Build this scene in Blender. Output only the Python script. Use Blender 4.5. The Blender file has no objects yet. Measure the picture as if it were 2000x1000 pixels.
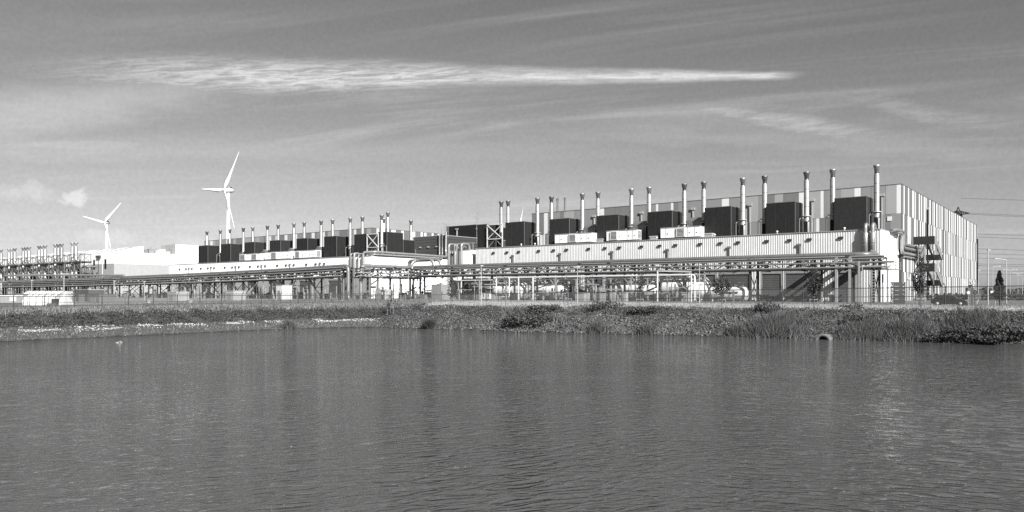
import bpy, math, random
import numpy as np
from mathutils import Vector, Matrix

random.seed(7)
rng = np.random.default_rng(11)
scene = bpy.context.scene
col = scene.collection

# ------------------------------------------------------------------ camera, sky, sun, exposure
EYE = 1.8
F = 1460.6 / 2000.0                      # focal length / frame width
cam = bpy.data.cameras.new('camera')
cam.sensor_width = 36.0
cam.lens = 36.0 * F
cam.shift_y = 71.3 / 2000.0
cam.clip_start = 0.2
cam.clip_end = 20000.0
cam_ob = bpy.data.objects.new('camera', cam)
col.objects.link(cam_ob)
cam_ob.location = (0, 0, EYE)
cam_ob.rotation_euler = (math.radians(90), 0, 0)
scene.camera = cam_ob

# building frame: s runs to the right along the long facade, v runs away from it into the site
E1 = np.array([.7866, -.6175]); E2 = np.array([.6178, .7864]); C0 = np.array([79.75, 153.2])
ROT = math.atan2(E1[1], E1[0])
def W(s, v, z=0.0):
    p = C0 + s * E1 + v * E2
    return Vector((p[0], p[1], z))

SUN = Vector((.478, -1.011, .74)).normalized()
sun = bpy.data.lights.new('sun', 'SUN')
sun.energy = 5.0
sun.angle = math.radians(0.53)
sun.color = (1.0, 0.995, 0.985)
sun_ob = bpy.data.objects.new('sun', sun)
col.objects.link(sun_ob)
sun_ob.rotation_euler = SUN.to_track_quat('Z', 'Y').to_euler()

world = bpy.data.worlds.new('World')
scene.world = world
world.use_nodes = True
nt = world.node_tree
nt.nodes.clear()
class NG:
    """small helper to write node maths"""
    def __init__(self, tree): self.t = tree; self.L = tree.links
    def n(self, kind, **kw):
        x = self.t.nodes.new(kind)
        for k, v in kw.items(): setattr(x, k, v)
        return x
    def val(self, sock, v):
        if hasattr(v, 'node'): self.L.new(v, sock)
        else: sock.default_value = v
    def m(self, op, a, b=0.0, c=0.0, clamp=False):
        x = self.n('ShaderNodeMath', operation=op, use_clamp=clamp)
        self.val(x.inputs[0], a); self.val(x.inputs[1], b); self.val(x.inputs[2], c)
        return x.outputs[0]
    def smooth(self, v, a, b, lo=0.0, hi=1.0):
        x = self.n('ShaderNodeMapRange', interpolation_type='SMOOTHSTEP')
        self.val(x.inputs[0], v); self.val(x.inputs[1], a); self.val(x.inputs[2], b)
        self.val(x.inputs[3], lo); self.val(x.inputs[4], hi)
        return x.outputs[0]
    def noise(self, vec, scale, detail=4.0, rough=0.55, dist=0.0, dim='3D'):
        x = self.n('ShaderNodeTexNoise', noise_dimensions=dim)
        self.L.new(vec, x.inputs['Vector'])
        x.inputs['Scale'].default_value = scale; x.inputs['Detail'].default_value = detail
        x.inputs['Roughness'].default_value = rough; x.inputs['Distortion'].default_value = dist
        return x.outputs[0]
    def xyz(self, x, y, z=0.0):
        k = self.n('ShaderNodeCombineXYZ')
        for i, v in enumerate((x, y, z)): self.val(k.inputs[i], v)
        return k.outputs[0]
    def mixf(self, f, a, b):
        x = self.n('ShaderNodeMix', data_type='FLOAT')
        self.val(x.inputs[0], f); self.val(x.inputs[2], a); self.val(x.inputs[3], b)
        return x.outputs[0]
g = NG(nt)
sky = g.n('ShaderNodeTexSky', sky_type='NISHITA')
sky.sun_disc = False
sky.sun_elevation = math.asin(SUN.z)
sky.sun_rotation = math.atan2(SUN.x, SUN.y)
sky.air_density = 1.0; sky.dust_density = 0.6; sky.ozone_density = 1.0
bw = g.n('ShaderNodeRGBToBW'); g.L.new(sky.outputs[0], bw.inputs[0])
tc = g.n('ShaderNodeTexCoord')
sp = g.n('ShaderNodeSeparateXYZ'); g.L.new(tc.outputs['Generated'], sp.inputs[0])
dx, dy, dz = sp.outputs
zc = g.m('MAXIMUM', dz, 0.012)
qx = g.m('DIVIDE', dx, zc); qy = g.m('DIVIDE', dy, zc)      # a cloud layer at unit height
q = g.xyz(qx, qy, 0.0)
up = g.smooth(dz, 0.0, 0.06)
# wispy cirrus, streaked across the view
streak = g.noise(g.xyz(g.m('MULTIPLY', qx, 0.30), g.m('ADD', g.m('MULTIPLY', qy, 1.0), g.m('MULTIPLY', qx, 0.34))), 0.95, 8.0, 0.66, 1.2)
broad = g.noise(g.xyz(g.m('MULTIPLY', qx, 0.35), qy, 3.0), 0.35, 3.0, 0.5, 0.4)
cirrus = g.m('MULTIPLY', g.smooth(streak, 0.42, 0.80), g.smooth(broad, 0.38, 0.68))
fine = g.noise(g.xyz(g.m('MULTIPLY', qx, 1.0), g.m('ADD', qy, g.m('MULTIPLY', qx, 0.35))), 7.0, 6.0, 0.65, 0.6)
wob = g.m('SUBTRACT', g.noise(q, 1.3, 5.0, 0.6), 0.5)
def band(cx0, cx1, cy, slope, half0, half1, wobble, soft0=0.5, soft1=0.5):
    """a streak of cloud from qx = cx0 to cx1 whose half width goes from half0 to half1"""
    f = g.smooth(qx, cx0, cx1)
    hw = g.mixf(f, half0, half1)
    off = g.m('SUBTRACT', g.m('ADD', qy, g.m('MULTIPLY', wob, wobble)), g.m('ADD', cy, g.m('MULTIPLY', qx, slope)))
    d = g.m('DIVIDE', g.m('ABSOLUTE', off), hw)
    a = g.smooth(d, 1.45, 0.1)
    return g.m('MULTIPLY', a, g.m('MULTIPLY', g.smooth(qx, cx0 - soft0, cx0 + soft0), g.smooth(qx, cx1 + soft1, cx1 - soft1)))
warp = g.m('MULTIPLY', g.m('SUBTRACT', g.noise(q, 2.2, 4.0, 0.6), 0.5), 0.55)
mott = g.noise(g.xyz(g.m('ADD', g.m('MULTIPLY', qx, 2.6), g.m('ADD', g.m('MULTIPLY', qy, 3.4), warp)), g.m('ADD', g.m('MULTIPLY', qy, 6.0), warp), 2.0), 2.4, 6.0, 0.68, 0.9)
frag = g.noise(g.xyz(g.m('MULTIPLY', qx, 2.0), g.m('MULTIPLY', qy, 7.0), 5.0), 2.0, 6.0, 0.7, 0.8)
trail = g.m('MULTIPLY', band(-1.75, 1.27, 3.46, 0.0, 0.30, 0.070, 0.20, 0.7, 0.10), g.mixf(g.smooth(qx, -0.5, 0.4), g.smooth(mott, 0.34, 0.66, 0.22, 1.0), g.smooth(frag, 0.30, 0.66, 0.45, 1.0)))
veil_a = g.m('MULTIPLY', band(-4.4, -1.25, 2.95, -0.46, 0.80, 0.30, 0.9, 0.9, 0.6), g.smooth(streak, 0.25, 0.7, 0.35, 1.0))
veil_b = g.m('MULTIPLY', band(-4.0, 0.8, 5.35, 0.03, 0.6, 0.35, 1.0, 1.0, 0.8), g.smooth(streak, 0.3, 0.7, 0.2, 1.0))
wisp_a = g.m('MULTIPLY', band(1.0, 2.3, 3.40, 0.62, 0.13, 0.26, 0.35, 0.15, 0.7), g.smooth(fine, 0.3, 0.7, 0.35, 1.0))
wisp_b = g.m('MULTIPLY', band(1.7, 2.9, 2.95, 0.52, 0.12, 0.20, 0.5, 0.4, 0.6), g.smooth(fine, 0.3, 0.7, 0.3, 1.0))
wisp_c = g.m('MULTIPLY', band(0.2, 4.0, 4.35, 0.30, 0.35, 0.5, 1.6, 1.0, 0.8), g.smooth(streak, 0.3, 0.7, 0.2, 1.0))
wisp_d = g.m('MULTIPLY', band(-1.4, 1.0, 2.35, -0.10, 0.12, 0.10, 0.35, 0.6, 0.6), g.smooth(streak, 0.3, 0.7, 0.3, 1.0))
def puff(ax, ez, ra, re, amp):
    """a small distant cumulus given by its bearing and elevation"""
    az = g.m('DIVIDE', dx, g.m('MAXIMUM', dy, 0.05)); el = g.m('DIVIDE', dz, g.m('MAXIMUM', dy, 0.05))
    n = g.m('MULTIPLY', g.m('SUBTRACT', g.noise(tc.outputs['Generated'], 34.0, 8.0, 0.68, 0.6), 0.5), 4.2)
    u = g.m('DIVIDE', g.m('SUBTRACT', az, ax), ra); w = g.m('DIVIDE', g.m('SUBTRACT', el, ez), re)
    r = g.m('ADD', g.m('SQRT', g.m('ADD', g.m('MULTIPLY', u, u), g.m('MULTIPLY', w, w))), n)
    return g.m('MULTIPLY', g.m('MULTIPLY', g.smooth(r, 1.15, 0.2), amp), g.smooth(dy, 0.05, 0.3))
puffs = g.m('MAXIMUM', g.m('MAXIMUM', puff(-.592, .126, .024, .013, .62), puff(-.655, .134, .07, .016, .30)),
            g.m('MAXIMUM', puff(-.535, .072, .04, .012, .30), puff(-.43, .066, .035, .009, .28)))
cov = g.m('MULTIPLY', cirrus, 0.34)
for lay, amp in ((trail, .80), (veil_a, .30), (veil_b, .17), (wisp_a, .38), (wisp_b, .20), (wisp_c, .14), (wisp_d, .16)):
    cov = g.m('MAXIMUM', cov, g.m('MULTIPLY', lay, amp))
cov = g.m('MAXIMUM', g.m('MULTIPLY', cov, up), puffs)
# photographic (panchromatic) response to the blue of the sky
base = g.m('MULTIPLY', g.m('POWER', g.m('MULTIPLY', bw.outputs[0], 0.24), 1.12), 3.02)
grainy = g.noise(tc.outputs['Generated'], 210.0, 2.0, 0.7)
lum = g.m('MULTIPLY', g.mixf(cov, base, 8.6), g.smooth(grainy, 0.25, 0.75, 0.955, 1.045))
cc = g.n('ShaderNodeCombineColor')
for i in range(3): g.L.new(lum, cc.inputs[i])
bg = g.n('ShaderNodeBackground'); g.L.new(cc.outputs[0], bg.inputs[0]); bg.inputs[1].default_value = 0.059
wo = g.n('ShaderNodeOutputWorld'); g.L.new(bg.outputs[0], wo.inputs[0])

scene.view_settings.view_transform = 'Standard'
scene.view_settings.look = 'None'
scene.view_settings.exposure = 0.9
scene.view_settings.gamma = 1.0
scene.view_settings.use_curve_mapping = False
scene.cycles.use_denoising = False
scene.cycles.sample_clamp_indirect = 1.8
scene.cycles.sample_clamp_direct = 2.5
scene.cycles.max_bounces = 6
scene.cycles.caustics_reflective = False
scene.cycles.caustics_refractive = False
scene.render.film_transparent = False

# ------------------------------------------------------------------ materials (a black and white place: greys only)
def mat(name, grey, rough=0.6, metal=0.0, var=0.12, scale=0.6, island=0.0, bump=0.0, bscale=20.0, trans=0.0, streaks=0.0, spec=0.5, objvar=0.0):
    m = bpy.data.materials.new(name); m.use_nodes = True
    t = m.node_tree; h = NG(t)
    p = t.nodes['Principled BSDF']
    tcn = h.n('ShaderNodeTexCoord')
    f = h.noise(tcn.outputs['Object'], scale, 5.0, 0.6)
    k = h.smooth(f, 0.25, 0.75, grey * (1 - var), grey * (1 + var))
    if streaks:
        mp = h.n('ShaderNodeMapping'); t.links.new(tcn.outputs['Object'], mp.inputs[0]); mp.inputs['Scale'].default_value = (2.2, 2.2, 0.12)
        s = h.noise(mp.outputs[0], 2.0, 4.0, 0.6)
        k = h.m('MULTIPLY', k, h.smooth(s, 0.3, 0.75, 1.0, 1.0 - streaks))
    if objvar:
        oi = h.n('ShaderNodeObjectInfo')
        k = h.m('MULTIPLY', k, h.smooth(oi.outputs['Random'], 0.0, 1.0, 1 - objvar, 1 + objvar))
    if island:
        ge = h.n('ShaderNodeNewGeometry')
        k = h.m('MULTIPLY', k, h.smooth(ge.outputs['Random Per Island'], 0.0, 1.0, 1 - island, 1 + island))
    c = h.n('ShaderNodeCombineColor')
    for i in range(3): t.links.new(k, c.inputs[i])
    t.links.new(c.outputs[0], p.inputs['Base Color'])
    p.inputs['Roughness'].default_value = rough
    p.inputs['Metallic'].default_value = metal
    p.inputs['Specular IOR Level'].default_value = spec
    if bump:
        b = h.n('ShaderNodeBump'); b.inputs['Strength'].default_value = bump; b.inputs['Distance'].default_value = 0.02
        t.links.new(h.noise(tcn.outputs['Object'], bscale, 3.0, 0.6), b.inputs['Height'])
        t.links.new(b.outputs[0], p.inputs['Normal'])
    if trans:
        p.inputs['Transmission Weight'].default_value = 0.0
        tr = h.n('ShaderNodeBsdfTranslucent'); t.links.new(c.outputs[0], tr.inputs[0])
        mx = h.n('ShaderNodeMixShader'); mx.inputs[0].default_value = trans
        t.links.new(p.outputs[0], mx.inputs[1]); t.links.new(tr.outputs[0], mx.inputs[2])
        t.links.new(mx.outputs[0], t.nodes['Material Output'].inputs[0])
    return m
M = {}
M['white'] = mat('white_render', .86, .55, var=.05, streaks=.08)
M['sheet'] = mat('white_corrugated_sheet', .60, .5, var=.05, streaks=.12)
M['pan_white'] = mat('white_panel', .66, .5, var=.04, streaks=.05)
M['pan_light'] = mat('light_grey_panel', .33, .5, var=.07, streaks=.08)
M['pan_mid'] = mat('mid_grey_panel', .22, .5, var=.08, streaks=.08)
M['pan_dark'] = mat('dark_grey_panel', .17, .5, var=.08, streaks=.08)
M['core'] = mat('wall_core', .04, .8)
M['coping'] = mat('coping_metal', .12, .5)
M['roof'] = mat('roof_felt', .16, .9, var=.2)
M['box'] = mat('dark_box_cladding', .019, .6, var=.22, scale=1.2, objvar=.2, streaks=.2, bump=.3, bscale=6.0, spec=.3)
M['boxtrim'] = mat('box_trim', .12, .5)
M['siding'] = mat('dark_siding', .055, .55, var=.12)
M['black'] = mat('black_opening', .012, .8, spec=.2)
M['door'] = mat('roller_door', .085, .5, var=.1)
M['doorframe'] = mat('door_frame', .24, .5)
M['alu'] = mat('aluminium_cladding', .34, .42, .5, var=.10, scale=1.2, objvar=.14, streaks=.18)
M['alu_dull'] = mat('weathered_aluminium', .20, .48, .5, var=.12, scale=1.0)
M['cowl'] = mat('stained_cowl_metal', .24, .45, .6, var=.3, scale=2.0, objvar=.35)
M['galv'] = mat('galvanised_steel', .42, .5, .5, var=.12, scale=1.5)
M['steel'] = mat('dark_painted_steel', .036, .5, var=.15)
M['steel_mid'] = mat('grey_painted_steel', .15, .5, var=.15)
M['pipe_mid'] = mat('grey_pipe', .24, .45, .3, var=.12)
M['offwhite'] = mat('off_white_paint', .56, .5, var=.06, streaks=.10)
M['tank'] = mat('white_tank_paint', .70, .4, var=.05, streaks=.10)
M['turbine'] = mat('turbine_paint', .82, .45, var=.03)
M['nacelle'] = mat('nacelle_paint', .48, .5, var=.05)
M['concrete'] = mat('concrete', .14, .85, var=.4, scale=2.5, bump=.3)
M['paint_black'] = mat('car_paint', .018, .18, var=.02, spec=.6)
M['glass'] = mat('dark_glass', .02, .06, spec=.8)
M['rubber'] = mat('rubber', .02, .8)
M['sign'] = mat('sign_panel', .075, .5, var=.06)
M['sign_light'] = mat('sign_panel_light', .11, .5, var=.06)
M['letter'] = mat('sign_letter', .85, .6, var=.0)
M['lamp'] = mat('headlamp_lens', .75, .15)
M['bark'] = mat('bark', .10, .9, var=.2, scale=8)
M['wood'] = mat('stake_wood', .19, .8, var=.2, scale=5)
M['leaf'] = mat('tree_leaf', .048, .6, island=.5, trans=.25)
M['needle'] = mat('spruce_needle', .045, .7, island=.4, trans=.1)
M['shrub'] = mat('shrub_leaf', .05, .7, island=.5, trans=.2)
M['weed'] = mat('weed_leaf', .082, .75, island=.45, trans=.25)
M['reed'] = mat('reed_blade', .115, .7, island=.55, trans=.25)
M['dry'] = mat('dry_grass_blade', .33, .8, island=.35, trans=.25, scale=.12, var=.25)
M['stone'] = mat('riprap_stone', .105, .85, island=.5, var=.2, scale=3)
M['far_tree'] = mat('far_foliage', .05, .9, island=.5)
M['feather'] = mat('white_feather', .42, .7)
M['wire'] = mat('fence_steel', .045, .6)
M['mesh'] = mat('fence_wire', .085, .6)
M['cable'] = mat('power_line', .06, .6)
M['side_light'] = mat('side_grey_panel_sun_toned', .13, .5, var=.07, streaks=.08, objvar=.08)  # side greys toned down for full sunlight; same panels as the front
M['side_mid'] = mat('side_mid_grey_panel_sun_toned', .10, .5, var=.08, streaks=.08, objvar=.08)
M['front_light'] = mat('front_light_panel_grazing_toned', .315, .5, var=.06, streaks=.08)  # front greys lifted to make up for grazing light on this face
M['front_mid'] = mat('front_grey_panel_grazing_toned', .235, .5, var=.06, streaks=.08)
M['front_dark'] = mat('front_dark_panel_grazing_toned', .17, .5, var=.06, streaks=.08)
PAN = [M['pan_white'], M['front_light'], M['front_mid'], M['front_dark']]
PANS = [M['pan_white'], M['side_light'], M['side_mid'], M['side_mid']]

# ------------------------------------------------------------------ mesh helpers
class B:
    """collects shapes for ONE mesh object"""
    def __init__(s): s.v = []; s.f = []; s.sm = []
    def add(s, vs, fs, smooth=False):
        o = len(s.v); s.v += [tuple(map(float, p)) for p in vs]
        for f in fs: s.f.append([i + o for i in f]); s.sm.append(smooth)
        return s
    def box(s, x0, x1, y0, y1, z0, z1):
        vs = [(x, y, z) for z in (z0, z1) for y in (y0, y1) for x in (x0, x1)]
        return s.add(vs, [(0, 2, 3, 1), (4, 5, 7, 6), (0, 1, 5, 4), (2, 6, 7, 3), (0, 4, 6, 2), (1, 3, 7, 5)])
    def prism(s, poly, axis, a, b):
        """poly: 2-D outline; axis 'x','y' or 'z' is the extrusion"""
        def P(p, t): return {'x': (t, p[0], p[1]), 'y': (p[0], t, p[1]), 'z': (p[0], p[1], t)}[axis]
        n = len(poly)
        vs = [P(p, a) for p in poly] + [P(p, b) for p in poly]
        return s.add(vs, [tuple(range(n))[::-1], tuple(range(n, 2 * n))] + [(i, (i + 1) % n, n + (i + 1) % n, n + i) for i in range(n)])
    def tube(s, pts, r, n=8, smooth=True, caps=True):
        pts = [Vector(p) for p in pts]
        rs = r if isinstance(r, (list, tuple)) else [r] * len(pts)
        vs, fs = [], []
        d0 = (pts[1] - pts[0]).normalized()
        ref = Vector((0, 0, 1)) if abs(d0.z) < .9 else Vector((0, 1, 0))
        x = d0.cross(ref).normalized()
        for i, p in enumerate(pts):
            a = pts[max(i - 1, 0)]; b = pts[min(i + 1, len(pts) - 1)]
            d = (b - a).normalized()
            x = (x - d * x.dot(d)).normalized(); y = d.cross(x)
            for k in range(n):
                t = 2 * math.pi * (k + .5) / n
                vs.append(p + (x * math.cos(t) + y * math.sin(t)) * rs[i])
        m = len(pts)
        for i in range(m - 1):
            for k in range(n):
                fs.append((i * n + k, i * n + (k + 1) % n, (i + 1) * n + (k + 1) % n, (i + 1) * n + k))
        s.add(vs, fs, smooth)
        if caps:
            s.add(vs[:n], [tuple(range(n))[::-1]]); s.add(vs[-n:], [tuple(range(n))])
        return s
    def bar(s, a, b, w, h=None):
        """square bar from a to b"""
        a = Vector(a); b = Vector(b); d = (b - a).normalized(); h = h or w
        ref = Vector((0, 0, 1)) if abs(d.z) < .9 else Vector((0, 1, 0))
        x = d.cross(ref).normalized() * (w / 2); y = x.normalized().cross(d) * (h / 2)
        vs = [p + i * x + j * y for p in (a, b) for i, j in ((-1, -1), (1, -1), (1, 1), (-1, 1))]
        return s.add(vs, [(0, 1, 2, 3), (7, 6, 5, 4), (0, 4, 5, 1), (1, 5, 6, 2), (2, 6, 7, 3), (3, 7, 4, 0)])
    def lathe(s, prof, c=(0, 0, 0), n=16, axis='z', smooth=True, caps=True):
        vs, fs = [], []
        for r, h in prof:
            for k in range(n):
                t = 2 * math.pi * k / n; a, b = r * math.cos(t), r * math.sin(t)
                p = {'z': (a, b, h), 'x': (h, a, b), 'y': (b, h, a)}[axis]
                vs.append((p[0] + c[0], p[1] + c[1], p[2] + c[2]))
        for i in range(len(prof) - 1):
            for k in range(n):
                fs.append((i * n + k, i * n + (k + 1) % n, (i + 1) * n + (k + 1) % n, (i + 1) * n + k))
        s.add(vs, fs, smooth)
        for i, rev in ((0, True), (len(prof) - 1, False)):
            if caps and prof[i][0] > 1e-4:
                ring = list(range(n)); s.add(vs[i * n:(i + 1) * n], [tuple(ring[::-1] if rev else ring)])
        return s
    def mesh(s, name, m):
        me = bpy.data.meshes.new(name)
        me.from_pydata(s.v, [], s.f)
        me.polygons.foreach_set('use_smooth', s.sm)
        if m: me.materials.append(m)
        me.update()
        return me
    def obj(s, name, m, parent=None, loc=None, label=None):
        return ob(name, s.mesh(name, m), parent, loc, label)
def ob(name, me, parent=None, loc=None, label=None):
    o = bpy.data.objects.new(name, me); col.objects.link(o)
    if parent: o.parent = parent
    if loc is not None: o.location = loc
    if label: o['label'] = label
    return o
def tag(o, label, cat, group=None):
    o['label'] = label; o['category'] = cat
    if group: o['group'] = group
    return o
def thing(name, label, cat, loc, group=None, rz=None):
    o = bpy.data.objects.new(name, None); col.objects.link(o)
    o.empty_display_size = .3
    o.location = loc; o.rotation_euler = (0, 0, ROT if rz is None else rz)
    return tag(o, label, cat, group)
def copy_tree(root, loc, label, group=None, rz=None, scale=None):
    r = root.copy(); col.objects.link(r); r.location = loc; r['label'] = label
    if rz is not None: r.rotation_euler = (0, 0, rz)
    if scale: r.scale = scale
    if group: r['group'] = group
    for ch in list(root.children):
        c = ch.copy(); col.objects.link(c); c.parent = r
        for gg in list(ch.children):
            d = gg.copy(); col.objects.link(d); d.parent = c
    return r
def rounded(pts, rad, n=5):
    """polyline with its corners turned into pipe bends"""
    pts = [Vector(p) for p in pts]; out = [pts[0]]
    for i in range(1, len(pts) - 1):
        a, b, c = pts[i - 1], pts[i], pts[i + 1]
        u = (a - b); w = (c - b); r = min(rad, u.length * .49, w.length * .49)
        p0 = b + u.normalized() * r; p1 = b + w.normalized() * r
        for k in range(n + 1):
            t = k / n; out.append(p0 * (1 - t) ** 2 + b * 2 * t * (1 - t) + p1 * t * t)
    out.append(pts[-1]); return out
ORD = ['first', 'second', 'third', 'fourth', 'fifth', 'sixth', 'seventh', 'eighth', 'ninth', 'tenth', 'eleventh', 'twelfth', 'thirteenth',
       'fourteenth', 'fifteenth', 'sixteenth', 'seventeenth', 'eighteenth', 'nineteenth', 'twentieth', 'twenty-first', 'twenty-second', 'twenty-third', 'twenty-fourth']
def tri_object(name, P, m, smooth=False):
    """P: (N, k, 3) faces of k corners, all loose"""
    n, k, _ = P.shape
    me = bpy.data.meshes.new(name)
    me.vertices.add(n * k); me.vertices.foreach_set('co', P.reshape(-1).astype(np.float32))
    me.loops.add(n * k); me.loops.foreach_set('vertex_index', np.arange(n * k, dtype=np.int32))
    me.polygons.add(n); me.polygons.foreach_set('loop_start', (np.arange(n) * k).astype(np.int32))
    try: me.polygons.foreach_set('loop_total', np.full(n, k, dtype=np.int32))
    except Exception: pass
    me.materials.append(m); me.update(calc_edges=True); me.validate()
    return me

# ------------------------------------------------------------------ terrain and water
ZW = -2.8
SHORE = np.array([(-120., -23.), (-90., 15.5), (-47.6, 69.5), (-40.3, 78.4), (-31.2, 91.), (-25.2, 96.2), (-20.1, 98.6), (-16.8, 97.8), (-8., 93.0), (0., 87.6),
                  (7.5, 84.2), (14., 81.7), (20.5, 78.4), (25.9, 75.7), (34.5, 72.), (44.4, 64.8), (70., 45.), (110., 12.9)])
POND = np.vstack([SHORE, [(150., -18.), (110., 12.), (60., 13.), (-60., 13.), (-100., -20.)]])
def seg_dist(X, Y, poly, closed):
    d = np.full(X.shape, 1e9); n = len(poly)
    for i in range(n if closed else n - 1):
        a = poly[i]; b = poly[(i + 1) % n]; ab = b - a
        t = np.clip(((X - a[0]) * ab[0] + (Y - a[1]) * ab[1]) / (ab @ ab), 0, 1)
        d = np.minimum(d, np.hypot(X - a[0] - t * ab[0], Y - a[1] - t * ab[1]))
    return d
def inside(X, Y, poly):
    r = np.zeros(X.shape, bool); n = len(poly)
    for i in range(n):
        a = poly[i]; b = poly[(i + 1) % n]
        if a[1] == b[1]: continue
        c = ((a[1] > Y) != (b[1] > Y)) & (X < (b[0] - a[0]) * (Y - a[1]) / (b[1] - a[1]) + a[0])
        r ^= c
    return r
def smoothstep(x): x = np.clip(x, 0, 1); return x * x * (3 - 2 * x)
def shore_d(X, Y):
    X = np.asarray(X, float); Y = np.asarray(Y, float)
    d = seg_dist(X, Y, SHORE, False)
    return np.where(inside(X, Y, POND), -d, d)
def wig(X, Y, f, ph=0.0):
    return (np.sin(X * f + ph) * np.cos(Y * f * 1.13 + ph * 2) + .6 * np.sin(X * f * 2.3 + Y * f * 1.7 + ph) + .4 * np.cos(X * f * 4.1 - Y * f * 3.7)) / 2.0
def height(X, Y):
    X = np.asarray(X, float); Y = np.asarray(Y, float)
    d = seg_dist(X, Y, SHORE, False)
    ins = inside(X, Y, POND)
    near = seg_dist(X, Y, np.array([(-100., -20.), (-60., 13.), (60., 13.), (110., 12.)]), False)
    d = d + wig(X, Y, .55) * .45 * (d > .6)
    R = np.interp(d, [0, .7, 5.2, 9, 14], [-2.85, -2.55, -.18, 0., 0.])
    L = np.interp(d, [0, 1.0, 2.5, 5.5, 11.5, 20, 45], [-2.85, -2.5, -2.2, -1.85, -.65, -.40, -.6])
    w = smoothstep((-9 - X) / 12.0) * smoothstep((150 - Y) / 40.0)
    z = R * (1 - w) + L * w
    z = z + wig(X, Y, .9, 1.3) * .07 * smoothstep(d / 1.5) + wig(X, Y, 2.3, .4) * .03
    N = np.interp(near, [0, 8, 40], [-2.85, 0., 0.])
    z = np.where((Y < 13.5) & ~ins, N, z)
    z = np.where(ins, -2.85 - np.minimum(np.minimum(d, near) * .25, 2.0), z)
    return z
def axis_coords(dense, sparse):
    c = set()
    for a, b, st in dense: c |= set(np.round(np.arange(a, b + 1e-6, st), 3))
    c |= set(float(x) for x in sparse); return np.array(sorted(c))
gx = axis_coords([(-80, 80, .7), (-200, 200, 8)], [-9000, -5000, -2500, -1200, -600, -350, 350, 600, 1200, 2500, 5000, 9000])
gy = axis_coords([(-16, 14, 1.5), (60, 118, .6), (20, 60, 5), (118, 400, 8)], [-3000, -600, -150, -60, -30, 600, 1000, 2000, 4000, 8000, 14000])
GX, GY = np.meshgrid(gx, gy)
GZ = height(GX, GY)
nx, ny = len(gx), len(gy)
gm = bpy.data.meshes.new('ground')
idx = np.arange(nx * ny).reshape(ny, nx)
quads = np.stack([idx[:-1, :-1], idx[:-1, 1:], idx[1:, 1:], idx[1:, :-1]], -1).reshape(-1, 4)
gm.vertices.add(nx * ny); gm.vertices.foreach_set('co', np.stack([GX, GY, GZ], -1).reshape(-1).astype(np.float32))
gm.loops.add(quads.size); gm.loops.foreach_set('vertex_index', quads.reshape(-1).astype(np.int32))
gm.polygons.add(len(quads)); gm.polygons.foreach_set('loop_start', (np.arange(len(quads)) * 4).astype(np.int32))
gm.polygons.foreach_set('use_smooth', np.ones(len(quads), bool))
gm.update(calc_edges=True)
GD = shore_d(GX, GY)
P2 = np.stack([GX - C0[0], GY - C0[1]], -1)
GS = P2 @ E1; GV = P2 @ E2
yard = smoothstep((GV + 58) / 3.0) * smoothstep((-GS * 0 + 1)) * (1 - smoothstep((-GS - 62) / 4) * (GV < -10)) * 1.0
left_w = smoothstep((-9 - GX) / 12.0)
sandy = np.exp(-((GD - 4.2) / 1.7) ** 2) * left_w * np.clip(.75 + 1.3 * wig(GX, GY, .33, .9) + .6 * wig(GX, GY, 1.1, 2.), 0, 1.15) + .6 * np.exp(-((GD - .4) / .4) ** 2) * np.clip(.6 + wig(GX, GY, .5, 3.), 0, 1)
for nm, arr in (('wet', np.exp(-(np.maximum(GD, 0) / .35) ** 2)), ('yard', yard), ('sandy', sandy), ('bank', np.where(GD < 8.5 + 6 * left_w, 1.0, 0.0))):
    at = gm.attributes.new(nm, 'FLOAT', 'POINT'); at.data.foreach_set('value', arr.reshape(-1).astype(np.float32))
def ground_material():
    m = bpy.data.materials.new('ground_soil_and_grass'); m.use_nodes = True
    t = m.node_tree; h = NG(t); p = t.nodes['Principled BSDF']
    tcn = h.n('ShaderNodeTexCoord'); o = tcn.outputs['Object']
    def att(n):
        a = h.n('ShaderNodeAttribute'); a.attribute_name = n; return a.outputs['Fac']
    n1 = h.noise(o, .35, 6, .65); n2 = h.noise(o, 3.0, 5, .7)
    dryc = h.smooth(h.m('ADD', h.m('MULTIPLY', n1, .6), h.m('MULTIPLY', n2, .4)), .3, .7, .16, .32)
    bankc = h.smooth(n2, .3, .7, .04, .11)
    c = h.mixf(att('bank'), dryc, bankc)
    c = h.mixf(h.m('MULTIPLY', att('yard'), .9), c, h.smooth(n1, .3, .7, .10, .16))
    n3 = h.noise(o, 1.1, 6, .7)
    sm_ = h.smooth(h.m('MULTIPLY', att('sandy'), h.m('ADD', h.m('MULTIPLY', n3, 1.3), h.m('MULTIPLY', n2, .7))), .85, 1.15)
    c = h.mixf(sm_, c, h.smooth(n2, .3, .7, .32, .48))
    c = h.m('MULTIPLY', c, h.smooth(att('wet'), .2, .9, 1.0, .22))
    cc_ = h.n('ShaderNodeCombineColor')
    for i in range(3): t.links.new(c, cc_.inputs[i])
    t.links.new(cc_.outputs[0], p.inputs['Base Color']); p.inputs['Roughness'].default_value = .95
    p.inputs['Specular IOR Level'].default_value = .1
    b = h.n('ShaderNodeBump'); b.inputs['Strength'].default_value = .6; b.inputs['Distance'].default_value = .06
    t.links.new(n2, b.inputs['Height']); t.links.new(b.outputs[0], p.inputs['Normal'])
    return m
gm.materials.append(ground_material())
ground = ob('ground', gm); ground['kind'] = 'structure'

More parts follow.
